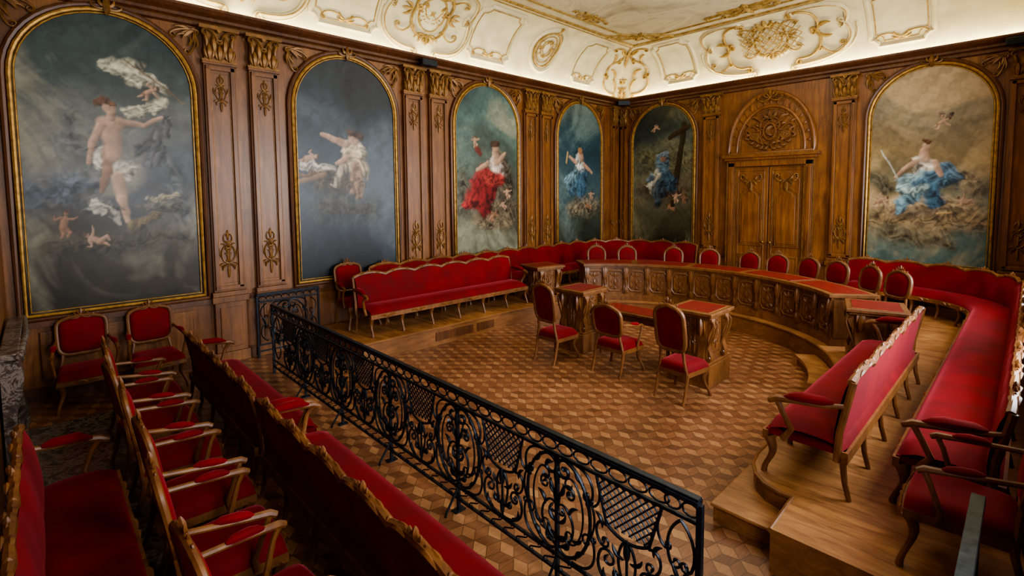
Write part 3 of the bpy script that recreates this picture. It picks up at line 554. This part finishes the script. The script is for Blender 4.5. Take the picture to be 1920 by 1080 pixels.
pm.tube([(-.006,a,b) for a,b in oc],.018,6,closed=True).strokes([ring(0,.29,.06,.09,.012)]+tr(mir([scroll((.01,0),(.1,.06),'C',.8,.9,1,r=.012),leaf((0,0),(.06,.04),0,.016)])+[leaf((0,-.05),(0,.1),0,.022)],0,.42,.8)+tr(mir([leaf((.02,0),(.09,-.03),.2,.014),leaf((.06,.06),(.1,.12),.2,.012)]),0,.2)+[leaf((0,.13),(0,.2),0,.026),leaf((0,.22),(0,.36),0,.03)],lambda a,b:(-.02,a,b)); PM=pm.mesh('carved_panel',W_DESK)
for k in range(NB+1):
    a=A0+da*k; a=min(max(a,A0+.02),A1-.02); part(tri_,'carved_console',CM,None,loc=(2.85*math.cos(a),2.85*math.sin(a),.12),rot=a)
    if k<NB: a=A0+da*(k+.5); part(tri_,'carved_panel',PM,None,loc=(2.84*math.cos(a),2.84*math.sin(a),.085),rot=a)
def desk(loc,w,d,h,rot=0,base=.1,label='carved oak pedestal desk with red leather writing top'):
    o=thing('pedestal_desk',label,'desk',loc,rot,'carved pedestal desks'); x,y=w/2,d/2
    part(o,'plinth',MB().box(-x+.03,x-.03,-y+.03,y-.03,0,base).box(-x+.05,x-.05,-y+.05,y-.05,base,base+.03),W_DESK,False,bevel=.008)
    part(o,'body',MB().box(-x+.1,x-.1,-y+.08,y-.08,base,h-.06),W_DESK,False)
    part(o,'worktop',MB().box(-x,x,-y,y,h-.045,h).box(-x+.03,x-.03,-y+.03,y-.03,h-.08,h-.045),W_DESK,False,bevel=.008)
    part(o,'leather_inset',MB().box(-x+.07,x-.07,-y+.07,y-.07,h-.001,h+.004),LEATHER,False)
    mb=MB(); mb.tube([(-x+.065,-y+.065,h),(x-.065,-y+.065,h),(x-.065,y-.065,h),(-x+.065,y-.065,h)],.005,4,closed=True); part(o,'gilt_border',mb,GOLDB)
    hh=h-base-.1; pr=console_profile(hh,.11)
    for sx in (-1,1):
        for sy in (-1,1):
            mb=MB().prism(pr,lambda a,b,wd,sx=sx,sy=sy:(sx*(x-.11+a*.9),sy*(y-.14)+wd,base+.03+b),-.045,.045)
            for s in (-1,1): mb.strokes([scroll((.08,hh*.9),(.05,hh*.12),'S',.9,.7,1,r=.012)],lambda a,b,s=s,sx=sx,sy=sy:(sx*(x-.11+a*.9),sy*(y-.14)+s*.045,base+.03+b))
            mb.prism([(a,b) for a,b in pr],lambda a,b,wd,sx=sx,sy=sy:(sx*(x-.16)+wd,sy*(y-.1+a*.7),base+.03+b),-.045,.045)
            mb.strokes([leaf((0,hh*.6),(0,hh*.98),0,.03)],lambda a,b,sx=sx,sy=sy:(sx*(x-.16)+a,sy*(y-.03),base+.03+b))
            part(o,'carved_console',mb,W_DESK)
    for sy in (-1,1):
        mb=MB().tube([(-x+.26,sy*(y-.08),base+.12),(x-.26,sy*(y-.08),base+.12),(x-.26,sy*(y-.08),h-.2),(-x+.26,sy*(y-.08),h-.2)],.012,6,closed=True).strokes(tr(DROP,0,base+.3,.5),lambda a,b,sy=sy:(a,sy*(y-.075),b)); part(o,'carved_panel',mb,W_DESK)
    for sx in (-1,1):
        mb=MB().tube([(sx*(x-.1),-y+.24,base+.12),(sx*(x-.1),y-.24,base+.12),(sx*(x-.1),y-.24,h-.2),(sx*(x-.1),-y+.24,h-.2)],.012,6,closed=True).strokes(tr(DROP,0,base+.3,.5),lambda a,b,sx=sx:(sx*(x-.095),a,b)); part(o,'carved_panel',mb,W_DESK)
    return o
desk((5.42,-6.08,0),.64,.7,.99,0,.3); desk((3.4,-6.1,0),.62,.68,.99,0,.3)
desk((1.45,-4.95,PZ+.003),.66,.7,.75,math.radians(-12)); desk((7.13,-4.7,PZ+.003),.66,.74,.75,math.radians(14))
o=thing('writing_table','low oak clerk table between two pedestal desks','table',(4.41,-5.95,0))
part(o,'tabletop',MB().box(-.66,.66,-.26,.26,.70,.74),W_DESK,False,bevel=.008); part(o,'leather_inset',MB().box(-.58,.58,-.2,.2,.739,.744),LEATHER,False)
part(o,'apron',MB().box(-.62,.62,-.22,.22,.6,.7),W_DESK,False)
for sx in (-1,1):
    for sy in (-1,1): part(o,'leg',MB().tube([(sx*.58,sy*.19,0),(sx*.58,sy*.19,.05),(sx*.575,sy*.185,.4),(sx*.57,sy*.18,.62)],[.02,.025,.028,.035],8),W_DESK)
# ------------------------------------------------------------------ chairs
def cab(x,y,h,ox,oy,r=.022):
    z=np.linspace(0,1,10)
    return [(x+ox*(.03*math.cos(t*PI*1.5)),y+oy*(.03*math.cos(t*PI*1.5)),h*t) for t in z],[r*(.95-.35*math.sin(PI*min(1,t*1.4))*.8+ .7*t*t) for t in z]
def outline(w,z0,z1,p,n=36,hump=.0):
    t=np.linspace(0,2*PI,n,endpoint=False); c,s=np.cos(t),np.sin(t)
    pp_=np.where(s>0,p,max(p,4.5))
    x=w*np.sign(c)*np.abs(c)**(2/pp_)*(1+.06*s); z=(z0+z1)/2+(z1-z0)/2*np.sign(s)*np.abs(s)**(2/pp_)+hump*np.maximum(0,s)**3*np.exp(-(x/w*1.6)**2)
    return x,z
def chair(name,label,cat,H=1.05,W=.5,D=.48,arms=False,p=2.6,hump=.03,group=None,sh=.46,wood_=W_CHAIR,bw=.94,fr=.021,gap=.1):
    o=thing(name,label,cat,group=group); w=W/2; d=D/2
    part(o,'seat',MB().pad(lambda a,b,h:(a*w*(.96+.05*b),b*d*(1+.05*(1-a*a)*(b>0)),sh-.09+h*1.0),12,12,.1,8),RED,True,60)
    pr=[(-w*.92,-d),(w*.92,-d),(w*1.03,d),(w*.5,d+.02),(0,d+.035),(-w*.5,d+.02),(-w*1.03,d)]
    mb=MB().prism(pr,lambda a,b,z:(a,b,z),sh-.14,sh-.085).strokes(tr(mir([leaf((0,0),(.1,.02),.2,.014)]),0,sh-.13),lambda a,b:(a,d+.035,b)); part(o,'seat_rail',mb,wood_,True,30)
    for sx in (-1,1):
        pts,r=cab(sx*w*.93,d*.9,sh-.12,sx,1,.024); part(o,'leg',MB().tube(pts,r,8),wood_)
        part(o,'leg',MB().tube([(sx*w*.86,-d-.07,0),(sx*w*.86,-d-.03,.12),(sx*w*.86,-d*.95,.3),(sx*w*.86,-d*.95,sh-.1)],[.015,.018,.022,.024],8),wood_)
    lean=lambda z:-d*.98-.17*max(0,z-sh)**1.15
    bz=sh+gap; x,z=outline(w*bw,bz,H-.02,p,44,hump)
    mb=MB().tube([(a,lean(b),b) for a,b in zip(x,z)],fr,8,closed=True)
    for sx in (-1,1): mb.tube([(sx*w*.86,-d*.95,sh-.12),(sx*w*.84*bw,lean(sh+.05),sh+.05),(sx*w*.8*bw,lean(bz+.04),bz+.04)],.02,6)
    mb.strokes(tr(CREST,0,H-.01+hump,.55),lambda a,b:(a,lean(b)+.01,b))
    part(o,'back_frame',mb,wood_)
    cz=(bz+H)/2; rr=np.array([0,.3,.6,.8,.9,.93])
    Pm=np.array([[(a*q*.98,lean(cz+(b-cz)*q*.98)+.005+.04*(1-(q/.93)**5)**.6 if q<.93 else lean(cz+(b-cz)*q*.98)+.005,cz+(b-cz)*q*.98) for q in rr] for a,b in zip(x,z)])
    Pb=np.array([[(a*q*.98,lean(cz+(b-cz)*q*.98)-.012,cz+(b-cz)*q*.98) for q in rr[::-1]] for a,b in zip(x,z)])
    part(o,'backrest',MB().grid(Pm,True,False).grid(Pb,True,False),RED,True,60)
    if arms:
        for sx in (-1,1):
            az=sh+.22
            pts=[(sx*w*.93,lean(az+.06),az+.06),(sx*(w*1.02),-d*.4,az+.035),(sx*(w*1.08),d*.2,az+.015),(sx*(w*1.1),d*.62,az),(sx*(w*1.12),d*.75,az-.02)]
            mb=MB().tube(pts,[.018,.018,.02,.024,.02],8).tube([(sx*w*1.1,d*.62,az-.01),(sx*w*1.13,d*.5,az-.08),(sx*w*1.05,d*.3,sh-.03),(sx*w*1.0,d*.35,sh-.11)],[.018,.017,.018,.022],8)
            ar=part(o,'armrest',mb,wood_)
            part(ar,'arm_pad',MB().tube([(sx*(w*.99),-d*.42,az+.05),(sx*(w*1.01),-d*.28,az+.052),(sx*(w*1.05),d*.0,az+.045),(sx*(w*1.07),d*.2,az+.034),(sx*(w*1.08),d*.32,az+.02)],[.012,.028,.032,.026,.012],10,flat=.8),RED)
    mb=MB()
    for t in np.linspace(-1,1,26): mb.ball((t*w*1.0,d*1.06+.012*(1-t*t),sh-.078),.0055,4)
    q=part(o,'nail_trim',mb,BRASS); q['kind']='stuff'
    return o
jc=chair('council_chair','carved walnut chair with rounded red velvet back','chair',.96,.43,.46,False,2.6,.03,'council chairs behind the curved desk',fr=.03)
ja=[134,124,110.6,99.5,88.6,80.5,72.8,65,57,49]; jr=[0,6,-5,4,-3,5,-4,3,-6,8]
for k,a in enumerate(ja):
    a=math.radians(a); R=4.0; L=(CX+R*math.cos(a),CY+R*math.sin(a),PZ+.003); rz=a+PI/2+math.radians(jr[k])
    if k==0: jc.location=L; jc.rotation_euler=(0,0,rz)
    else: copy_thing(jc,L,rz)
c=chair('clerk_chair','tall walnut chair with arched red velvet back','chair',1.16,.46,.46,False,5,.06,'clerk chairs at the desks',bw=.84,fr=.028,gap=.17); c.location=(3.5,-6.83,0)
copy_thing(c,(5.54,-6.78,0),math.radians(-4))
c=chair('clerk_armchair','low walnut armchair with red velvet back at the clerk table','armchair',.96,.54,.46,True,4.2,.05,bw=.85,fr=.028); c.location=(4.46,-6.6,0)
ac=chair('armchair','carved walnut armchair upholstered in dark red velvet','armchair',1.02,.55,.54,True,5,.03,'red velvet armchairs',bw=.88,fr=.022)
spots=[(1.98,-11.76,0,0),(2.78,-11.8,0,4),(3.6,-11.77,0,-3),(4.4,-11.76,0,2),(5.16,-11.79,0,-2),(5.92,-11.78,0,3),(.48,-12.2,0,-90),(.48,-11.48,0,-88),(.5,-8.62,PZ+.003,-90),(8.27,-8.62,PZ+.003,90)]
for k,(x,y,z_,rz) in enumerate(spots):
    if k==0: ac.location=(x,y,z_); ac.rotation_euler=(0,0,math.radians(rz))
    else:
        q=copy_thing(ac,(x,y,z_),math.radians(rz))
        if k==9: q.scale=(.94,.9,.94); q['label']='red velvet armchair with carved arms on the raised platform'
# ------------------------------------------------------------------ benches
LEGF=None
def bench(label,path,L,n,H=.96,D=.6,zb=0,group='long red velvet benches',arms=(1,1),name='bench',amp=.045,cs=.55,res=6):
    global LEGF
    def F(s,d,z):
        x,y,nx,ny=path(s); return (x+nx*d,y+ny*d,zb+z)
    org=np.array(F(L/2,D/2,0))
    o=thing(name,label,'bench',tuple(org),0,group); lo=L/n
    K=n*res
    top=lambda s:H-.08+amp*abs(math.sin(PI*s/lo))**.8
    lean=lambda z:.10-.16*max(0,z-.42)
    A=np.linspace(0.02,L-.02,K+1); B=[(0.05,0),(.06,.04),(.1,.075),(.2,.095),(D*.55,.1),(D-.12,.09),(D-.04,.06),(D-.01,.0)]
    P=np.array([[F(s,d,.36+h-(.05 if k in(0,K) else 0)) for d,h in B] for k,s in enumerate(A)]); mb=MB().grid(P)
    mb.cbox(F,.02,L-.02,.05,D-.01,.32,.36,K); part(o,'seat',mb,RED,True,60,off=org)
    mb=MB().cbox(F,0,L,D-.03,D+.01,.28,.35,K).cbox(F,0,L,.03,.07,.28,.36,K)
    for k in range(n):
        s0=lo*(k+.5); mb.strokes(mir([leaf((0,0),(.14,.03),.15,.018)]),lambda a,b,s0=s0:F(s0+a,D+.01,.29+b))
    part(o,'seat_rail',mb,W_CHAIR,True,30,off=org)
    q=np.linspace(0,1,9)
    def bp(s,t,fr):
        z=.40+t*(top(s)-.42); ph=abs(math.sin(PI*s/lo))
        return F(s,lean(z)+(0.02+.03*math.sin(PI*t)**.5*(.5+.5*ph**.3) if fr else -.012),z)
    P=np.array([[bp(s,t,True) for t in q] for s in A]); Pb=np.array([[bp(s,t,False) for t in q[::-1]] for s in A])
    part(o,'backrest',MB().grid(P).grid(Pb),RED,True,60,off=org)
    A2=np.linspace(0,L,n*10+1); rr=[.021+.008*abs(math.cos(PI*s/lo*2)) for s in A2]
    mb=MB().tube([F(s,lean(top(s)),top(s)) for s in A2],rr,7)
    for k in range(n):
        s0=lo*(k+.5); mb.strokes(tr(CREST,0,-.01,cs),lambda a,b,s0=s0:F(s0+a,lean(H),top(s0)+b*.7),5)
        mb.strokes(mir([leaf((.08,.0),(.22,.02),.1,.018)]),lambda a,b,s0=s0:F(s0+a,lean(H)+.015,top(s0+a)+b*.4),5)
        mb.strokes(mir([leaf((.06,.01),(.2,.03),.25,.014)]),lambda a,b,s0=s0:F(s0+a,lean(H)-.018,top(s0+a)+b*.4-.012),5)
        if k: mb.strokes([leaf((0,-.04),(0,.04),0,.024)],lambda a,b,k=k:F(lo*k+a,lean(H)+.01,top(lo*k)+b),5)
    part(o,'crest_rail',mb,W_CHAIR,off=org)
    for s in (0.0,L):
        part(o,'back_post',MB().tube([F(s,.1,.28),F(s,lean(.5),.5),F(s,lean(H),top(s)+.01)],[.026,.024,.024],7),W_CHAIR,off=org)
    if LEGF is None:
        p,r=cab(0,0,.3,0,1,.026); LEGF=MB().tube(p,r,8).mesh('leg',W_CHAIR); LEGB=MB().tube([(0,-.05,0),(0,-.02,.12),(0,0,.3)],[.018,.02,.024],8).mesh('leg',W_CHAIR)
        bench.b=LEGB
    for k in range(n+1):
        s=min(max(lo*k,.03),L-.03); x,y,nx,ny=path(s); an=math.atan2(ny,nx)-PI/2
        part(o,'leg',LEGF,None,loc=(x+nx*(D-.03)-org[0],y+ny*(D-.03)-org[1],zb-org[2]),rot=an)
        part(o,'leg',bench.b,None,loc=(x+nx*.07-org[0],y+ny*.07-org[1],zb-org[2]),rot=an)
    for e,on in zip((0,1),arms):
        if not on: continue
        s=.0 if e==0 else L; sg=-1 if e==0 else 1
        mb=MB().tube([F(s,lean(.72),.70),F(s+sg*.02,.2,.67),F(s+sg*.03,.38,.655),F(s+sg*.03,D-.1,.64),F(s+sg*.03,D-.04,.61)],[.02,.02,.022,.028,.022],8)
        mb.tube([F(s+sg*.03,D-.1,.63),F(s+sg*.05,D-.15,.55),F(s+sg*.01,D-.2,.42),F(s,D-.14,.32)],[.022,.02,.022,.028],8)
        ar=part(o,'armrest',mb,W_CHAIR,off=org)
        part(ar,'arm_pad',MB().tube([F(s,.13,.7),F(s+sg*.01,.19,.705),F(s+sg*.02,.34,.695),F(s+sg*.02,D-.2,.68),F(s+sg*.02,D-.14,.66)],[.02,.044,.05,.04,.014],10,flat=.75),RED,off=org)
    return o
def go(label,x0,y0,x1,y1,n,**k):
    L=math.hypot(x1-x0,y1-y0); tx,ty=(x1-x0)/L,(y1-y0)/L
    return bench(label,lambda s:(x0+tx*s,y0+ty*s,-ty,tx),L,n,**k)
go('long red velvet bench with carved walnut crest facing the iron railing',1.35,-11.31,3.93,-11.31,5,amp=.05,H=.9,cs=.72)
go('long dark red velvet bench with carved walnut crest behind the railing',4.07,-11.31,7.3,-11.31,6,amp=.05,H=.9,cs=.72)
go('long red velvet bench set against the rear wall beside the fireplace',3.5,-12.73,6.6,-12.73,5,D=.56,amp=.03)
go('long scalloped red velvet bench on the platform edge',.82,-5.35,.82,-8.85,6,zb=PZ+.003,amp=.055)
go('red velvet bench seen from behind on the raised platform',7.68,-8.42,7.68,-5.2,5,zb=PZ+.003,amp=.04,cs=.5)
R_=1.75; L1_=5.9; L2_=R_*PI/2
def pathR(s):
    x0=XE-.14
    if s<L1_: return (x0,-8.2+s,-1,0)
    if s<L1_+L2_:
        a=(s-L1_)/R_; cx=x0-R_; cy=-8.2+L1_; return (cx+R_*math.cos(a),cy+R_*math.sin(a),-math.cos(a),-math.sin(a))
    return (x0-R_-(s-L1_-L2_),-8.2+L1_+R_,0,-1)
LR=L1_+L2_+.8
bench('curved wall bench in red velvet with carved crest lining the panelling',pathR,LR,15,zb=PZ+.003,arms=(1,0),H=.92,amp=.055,cs=.75)
def pathL(s):
    x0=.14; s=LR-s
    if s<L1_: return (x0,-8.2+s,1,0)
    if s<L1_+L2_:
        a=(s-L1_)/R_; cx=x0+R_; cy=-8.2+L1_; return (cx-R_*math.cos(a),cy+R_*math.sin(a),math.cos(a),-math.sin(a))
    return (x0+R_+(s-L1_-L2_),-8.2+L1_+R_,0,-1)
bench('curved wall bench in dark red velvet beneath the paintings',pathL,LR,15,zb=PZ+.003,arms=(0,0),H=.98,amp=.055,cs=.8)
# ------------------------------------------------------------------ railing
def clipseg(a,b,poly):
    t0,t1=0.,1.; d=(b[0]-a[0],b[1]-a[1])
    for i in range(len(poly)):
        p,q=poly[i],poly[(i+1)%len(poly)]; ex,ey=q[0]-p[0],q[1]-p[1]; n_=(-ey,ex)
        den=n_[0]*d[0]+n_[1]*d[1]; num=n_[0]*(a[0]-p[0])+n_[1]*(a[1]-p[1])
        if abs(den)<1e-9:
            if num<0: return None
            continue
        t=-num/den
        if den>0: t0=max(t0,t)
        else: t1=min(t1,t)
    if t0>=t1: return None
    return [(a[0]+d[0]*t,a[1]+d[1]*t) for t in (t0,t1)]
OVAL=mir([vol(ell(.03,.54,.235,.325,72,-72,30),.07,.07,1,-1,1.3,.012),
   vol(ell(.02,.54,.19,.27,45,-45,18),.05,.05,1,-1,1.1,.007),
   vol(bez((.01,.26),(.14,.32),(.17,.46),(.08,.54)),0,.045,1,1,1.2,.009),
   vol(bez((.01,.52),(.02,.66),(.08,.74),(.13,.68)),0,.035,1,-1,1.2,.009),
   leaf((0,.30),(.08,.40),-.2,.014),leaf((0,.42),(.07,.50),-.2,.013),leaf((0,.60),(.05,.70),-.25,.012),leaf((.1,.5),(.17,.58),.2,.012),leaf((.12,.36),(.2,.4),-.2,.012),leaf((.15,.24),(.22,.32),.2,.013),leaf((.15,.84),(.22,.76),-.2,.013),
   vol(bez((.12,.865),(.24,.87),(.30,.8),(.28,.7)),0,.035,1,-1,1.2,.009),vol(bez((.12,.215),(.26,.2),(.32,.3),(.29,.42)),0,.045,1,1,1.2,.009),
   vol(bez((.275,.66),(.31,.6),(.3,.52),(.27,.46)),.02,.02,1,1,1.,.008)])+[line((0,.2),(0,.88),r=.009),leaf((0,.66),(0,.84),0,.022),leaf((0,.22),(0,.34),0,.018)]
inn=[(-.14,.6),(.14,.6),(.215,.868),(-.215,.868)]
BASK=[]
for k in range(-14,15):
    for sg in (1,-1):
        g=clipseg((k*.048-.5*sg,.73-.5),(k*.048+.5*sg,.73+.5),inn)
        if g: BASK.append(line(*g,r=.0055))
BASK+=[line((-.215,.868),(-.14,.6),r=.01),line((.215,.868),(.14,.6),r=.01),(np.stack([.14*np.linspace(-1,1,9),.6-.045*(1-np.linspace(-1,1,9)**2)],1),.01+np.zeros(9))]
BASK+=mir([vol(bez((.0,.21),(.1,.2),(.24,.26),(.19,.40)),0,.055,1,1,1.3,.010),vol(bez((.01,.56),(.06,.5),(.07,.42),(.04,.34)),0,.03,1,1,1.2,.009),
   vol(bez((.14,.59),(.2,.62),(.24,.54),(.19,.47)),0,.035,1,-1,1.2,.009),leaf((.0,.3),(.09,.36),-.2,.013),leaf((.02,.44),(.1,.5),-.2,.012),leaf((.1,.24),(.16,.32),-.3,.012),leaf((.17,.56),(.22,.64),.2,.012),
   vol(bez((.21,.83),(.17,.74),(.2,.68),(.235,.66)),0,.02,1,1,1.1,.008)])+[line((0,.2),(0,.56),r=.009),leaf((0,.44),(0,.57),0,.022),leaf((0,.22),(0,.36),0,.018)]
def band(x0,x1,y0,y1,n,sc=False):
    S=[]; h=(y1-y0)/2; dx=(x1-x0)/n
    for k in range(n):
        cx=x0+dx*(k+.5)
        if sc: S.append(vol([(cx-dx*.3,y0+h*.6),(cx,y0+h),(cx+dx*.3,y0+h*1.4)],h*.55,h*.55,1,1,1.,.006))
        else: S.append(ring(cx,y0+h,dx*.46,h*.8,.0065,14))
    return S
PLN=lambda a,b:(a,0,b)
def railing(x0,L,y,label):
    o=thing('railing',label,'railing',(x0,y,0))
    mb=MB().box(0,L,-.03,.03,.975,1.0).box(0,L,-.022,.022,1.0,1.012); part(o,'handrail',mb,IRON,False,bevel=.004)
    mb=MB()
    for z_ in (.875,.2,.1): mb.box(0,L,-.01,.01,z_-.009,z_+.009)
    for xx in (0,L): mb.box(xx-.015,xx+.015,-.015,.015,0,.98)
    part(o,'crossbars',mb,IRON,False)
    om=MB().strokes(OVAL,PLN,6).strokes(band(-.2625,.2625,.885,.972,4),PLN,5).strokes(band(-.2625,.2625,.11,.19,4,True),PLN,5).mesh('scrollwork_panel',IRON)
    bm=MB().strokes(BASK,PLN,6).strokes(band(-.2625,.2625,.885,.972,4),PLN,5).strokes(band(-.2625,.2625,.11,.19,4,True),PLN,5).mesh('lattice_panel',IRON)
    post=MB().box(-.012,.012,-.012,.012,0,.88).box(-.03,.03,-.05,.05,0,.012).tube([(0,0,.25),(0,.0,.2),(0,-.12,.03),(0,-.13,.0)],.01,6).mesh('post',IRON,False)
    for k in range(6):
        cx=.1+k*1.05
        if k: part(o,'scrollwork_panel',om,None,loc=(cx,0,0)); part(o,'post',post,None,loc=(cx,0,0))
        part(o,'lattice_panel',bm,None,loc=(cx+.525,0,0))
    S=mir([vol(bez((.0,.25),(.06,.3),(.1,.4),(.06,.5)),0,.03,1,1,1.1,.009),vol(bez((.0,.85),(.06,.8),(.1,.7),(.06,.6)),0,.03,1,-1,1.1,.009),leaf((0,.5),(.05,.6),0,.012)])
    for cx in (.18,6.2): part(o,'scrollwork_panel',MB().strokes(S+band(-.1,.1,.885,.972,2)+band(-.1,.1,.11,.19,2,True),lambda a,b,cx=cx:(cx+a*(1.0 if cx>1 else 1.6),0,b),5),IRON)
railing(1.1,6.3,-10.2,'ornate black wrought-iron railing with scrolls and lattice panels')
def gate(loc,rot,label,hm):
    o=thing('railing_gate',label,'gate',loc,rot,'railing gates'); L=.98
    part(o,'handrail',MB().box(0,L,-.028,.028,.975,1.015),hm,False,bevel=.004)
    mb=MB()
    for z_ in (.875,.2,.1): mb.box(0,L,-.01,.01,z_-.009,z_+.009)
    for xx in (.012,L-.012): mb.box(xx-.015,xx+.015,-.015,.015,0,.98)
    part(o,'crossbars',mb,hm,False)
    S=OVAL+mir([vol(bez((.34,.25),(.44,.3),(.46,.42),(.4,.5)),0,.04,1,1,1.1,.009),vol(bez((.34,.85),(.44,.8),(.46,.7),(.4,.62)),0,.04,1,-1,1.1,.009),leaf((.36,.45),(.42,.62),.1,.014)])
    part(o,'scrollwork_panel',MB().strokes(S,lambda a,b:(a+L/2,0,b),5).strokes(band(0.03,L-.03,.885,.972,8),PLN,5),IRON)
gate((.22,-10.15,0),PI/2,'open wrought-iron gate leaf standing along the panelled wall',IRON)
gate((8.36,-10.15,0),PI/2,'open wrought-iron gate leaf beside the wooden platform',IRONH)
# ------------------------------------------------------------------ fireplace
o=thing('fireplace','grey veined marble mantelpiece against the rear wall','fireplace',(1.55,YS+.02,0))
mb=MB().box(-.95,.95,0,.13,1.14,1.2); mb.tube([(-.97,.13,1.17),(0,.16,1.17),(.97,.13,1.17)],.03,8); part(o,'mantel_shelf',mb,MARBLE,True,bevel=.01)
mb=MB().box(-.85,.85,0,.08,.92,1.14)
for s in (-1,1):
    mb.box(s*.72-.13,s*.72+.13,0,.08,0,.92); mb.prism([(a*1.0,b) for a,b in console_profile(1.1,.1)],lambda a,b,w,s=s:(s*.72+w,.06+a,b),-.1,.1)
part(o,'surround',mb,MARBLE,True,30); part(o,'firebox',MB().box(-.59,.59,0,.02,0,.92),BLACK,False)
o=part(None,'hearth_slab',MB().box(-2,2,-.45,.4,0,.012),MARBLE,False); o.location=(3.05,-12.4,0); o['label']='dark veined marble hearth slab set in the parquet'; o['category']='hearth'
for x,y,rz in ((.24,-6.9,PI/2),(.3,-.3,PI/4),(8.2,-.26,0)):
    o=thing('speaker','small black loudspeaker mounted under the cornice','speaker',(x,y,5.02),rz,'loudspeakers')
    part(o,'case',MB().box(-.17,.17,-.1,.05,0,.12),BLACK,False,bevel=.01); part(o,'speaker_grille',MB().box(-.15,.15,-.105,-.1,.015,.105),IRON,False)
# ------------------------------------------------------------------ lights
def area(name,loc,rot,sx,sy,e,col):
    l=bpy.data.lights.new(name,'AREA'); l.shape='RECTANGLE'; l.size=sx; l.size_y=sy; l.energy=e; l.color=col
    o=bpy.data.objects.new(name,l); COL.objects.link(o); o.location=loc; o.rotation_euler=rot; return o
warm=(1,.88,.60)
area('cove_strip_light',(.1,YS/2,5.22),(PI,math.radians(-25),0),.08,12.3,85,warm)
area('cove_strip_light',(XE/2,-.1,5.22),(math.radians(180-25),0,0),8.0,.08,72,warm)
area('cove_strip_light',(XE-.1,YS/2,5.22),(PI,math.radians(25),0),.08,12.3,60,warm)
for k,i in enumerate((1,3,5)):
    a,b=ys[i],ys[i+1]; area('window_daylight',(XE+.3,(a+b)/2,2.85),(0,math.radians(90),0),3.0,b-a-.1,[270,470,400][k],(.95,.97,1))
area('ceiling_bounce_light',(4.8,-5.0,6.2),(0,0,0),3.2,5.5,180,(1,.86,.66))
w=bpy.data.worlds.new('world'); bpy.context.scene.world=w; w.use_nodes=True; w.node_tree.nodes['Background'].inputs[0].default_value=(.6,.7,.8,1); w.node_tree.nodes['Background'].inputs[1].default_value=.3
try:
    bpy.context.scene.view_settings.view_transform='AgX'; bpy.context.scene.view_settings.look='AgX - Medium High Contrast'
except Exception as e: print(e)
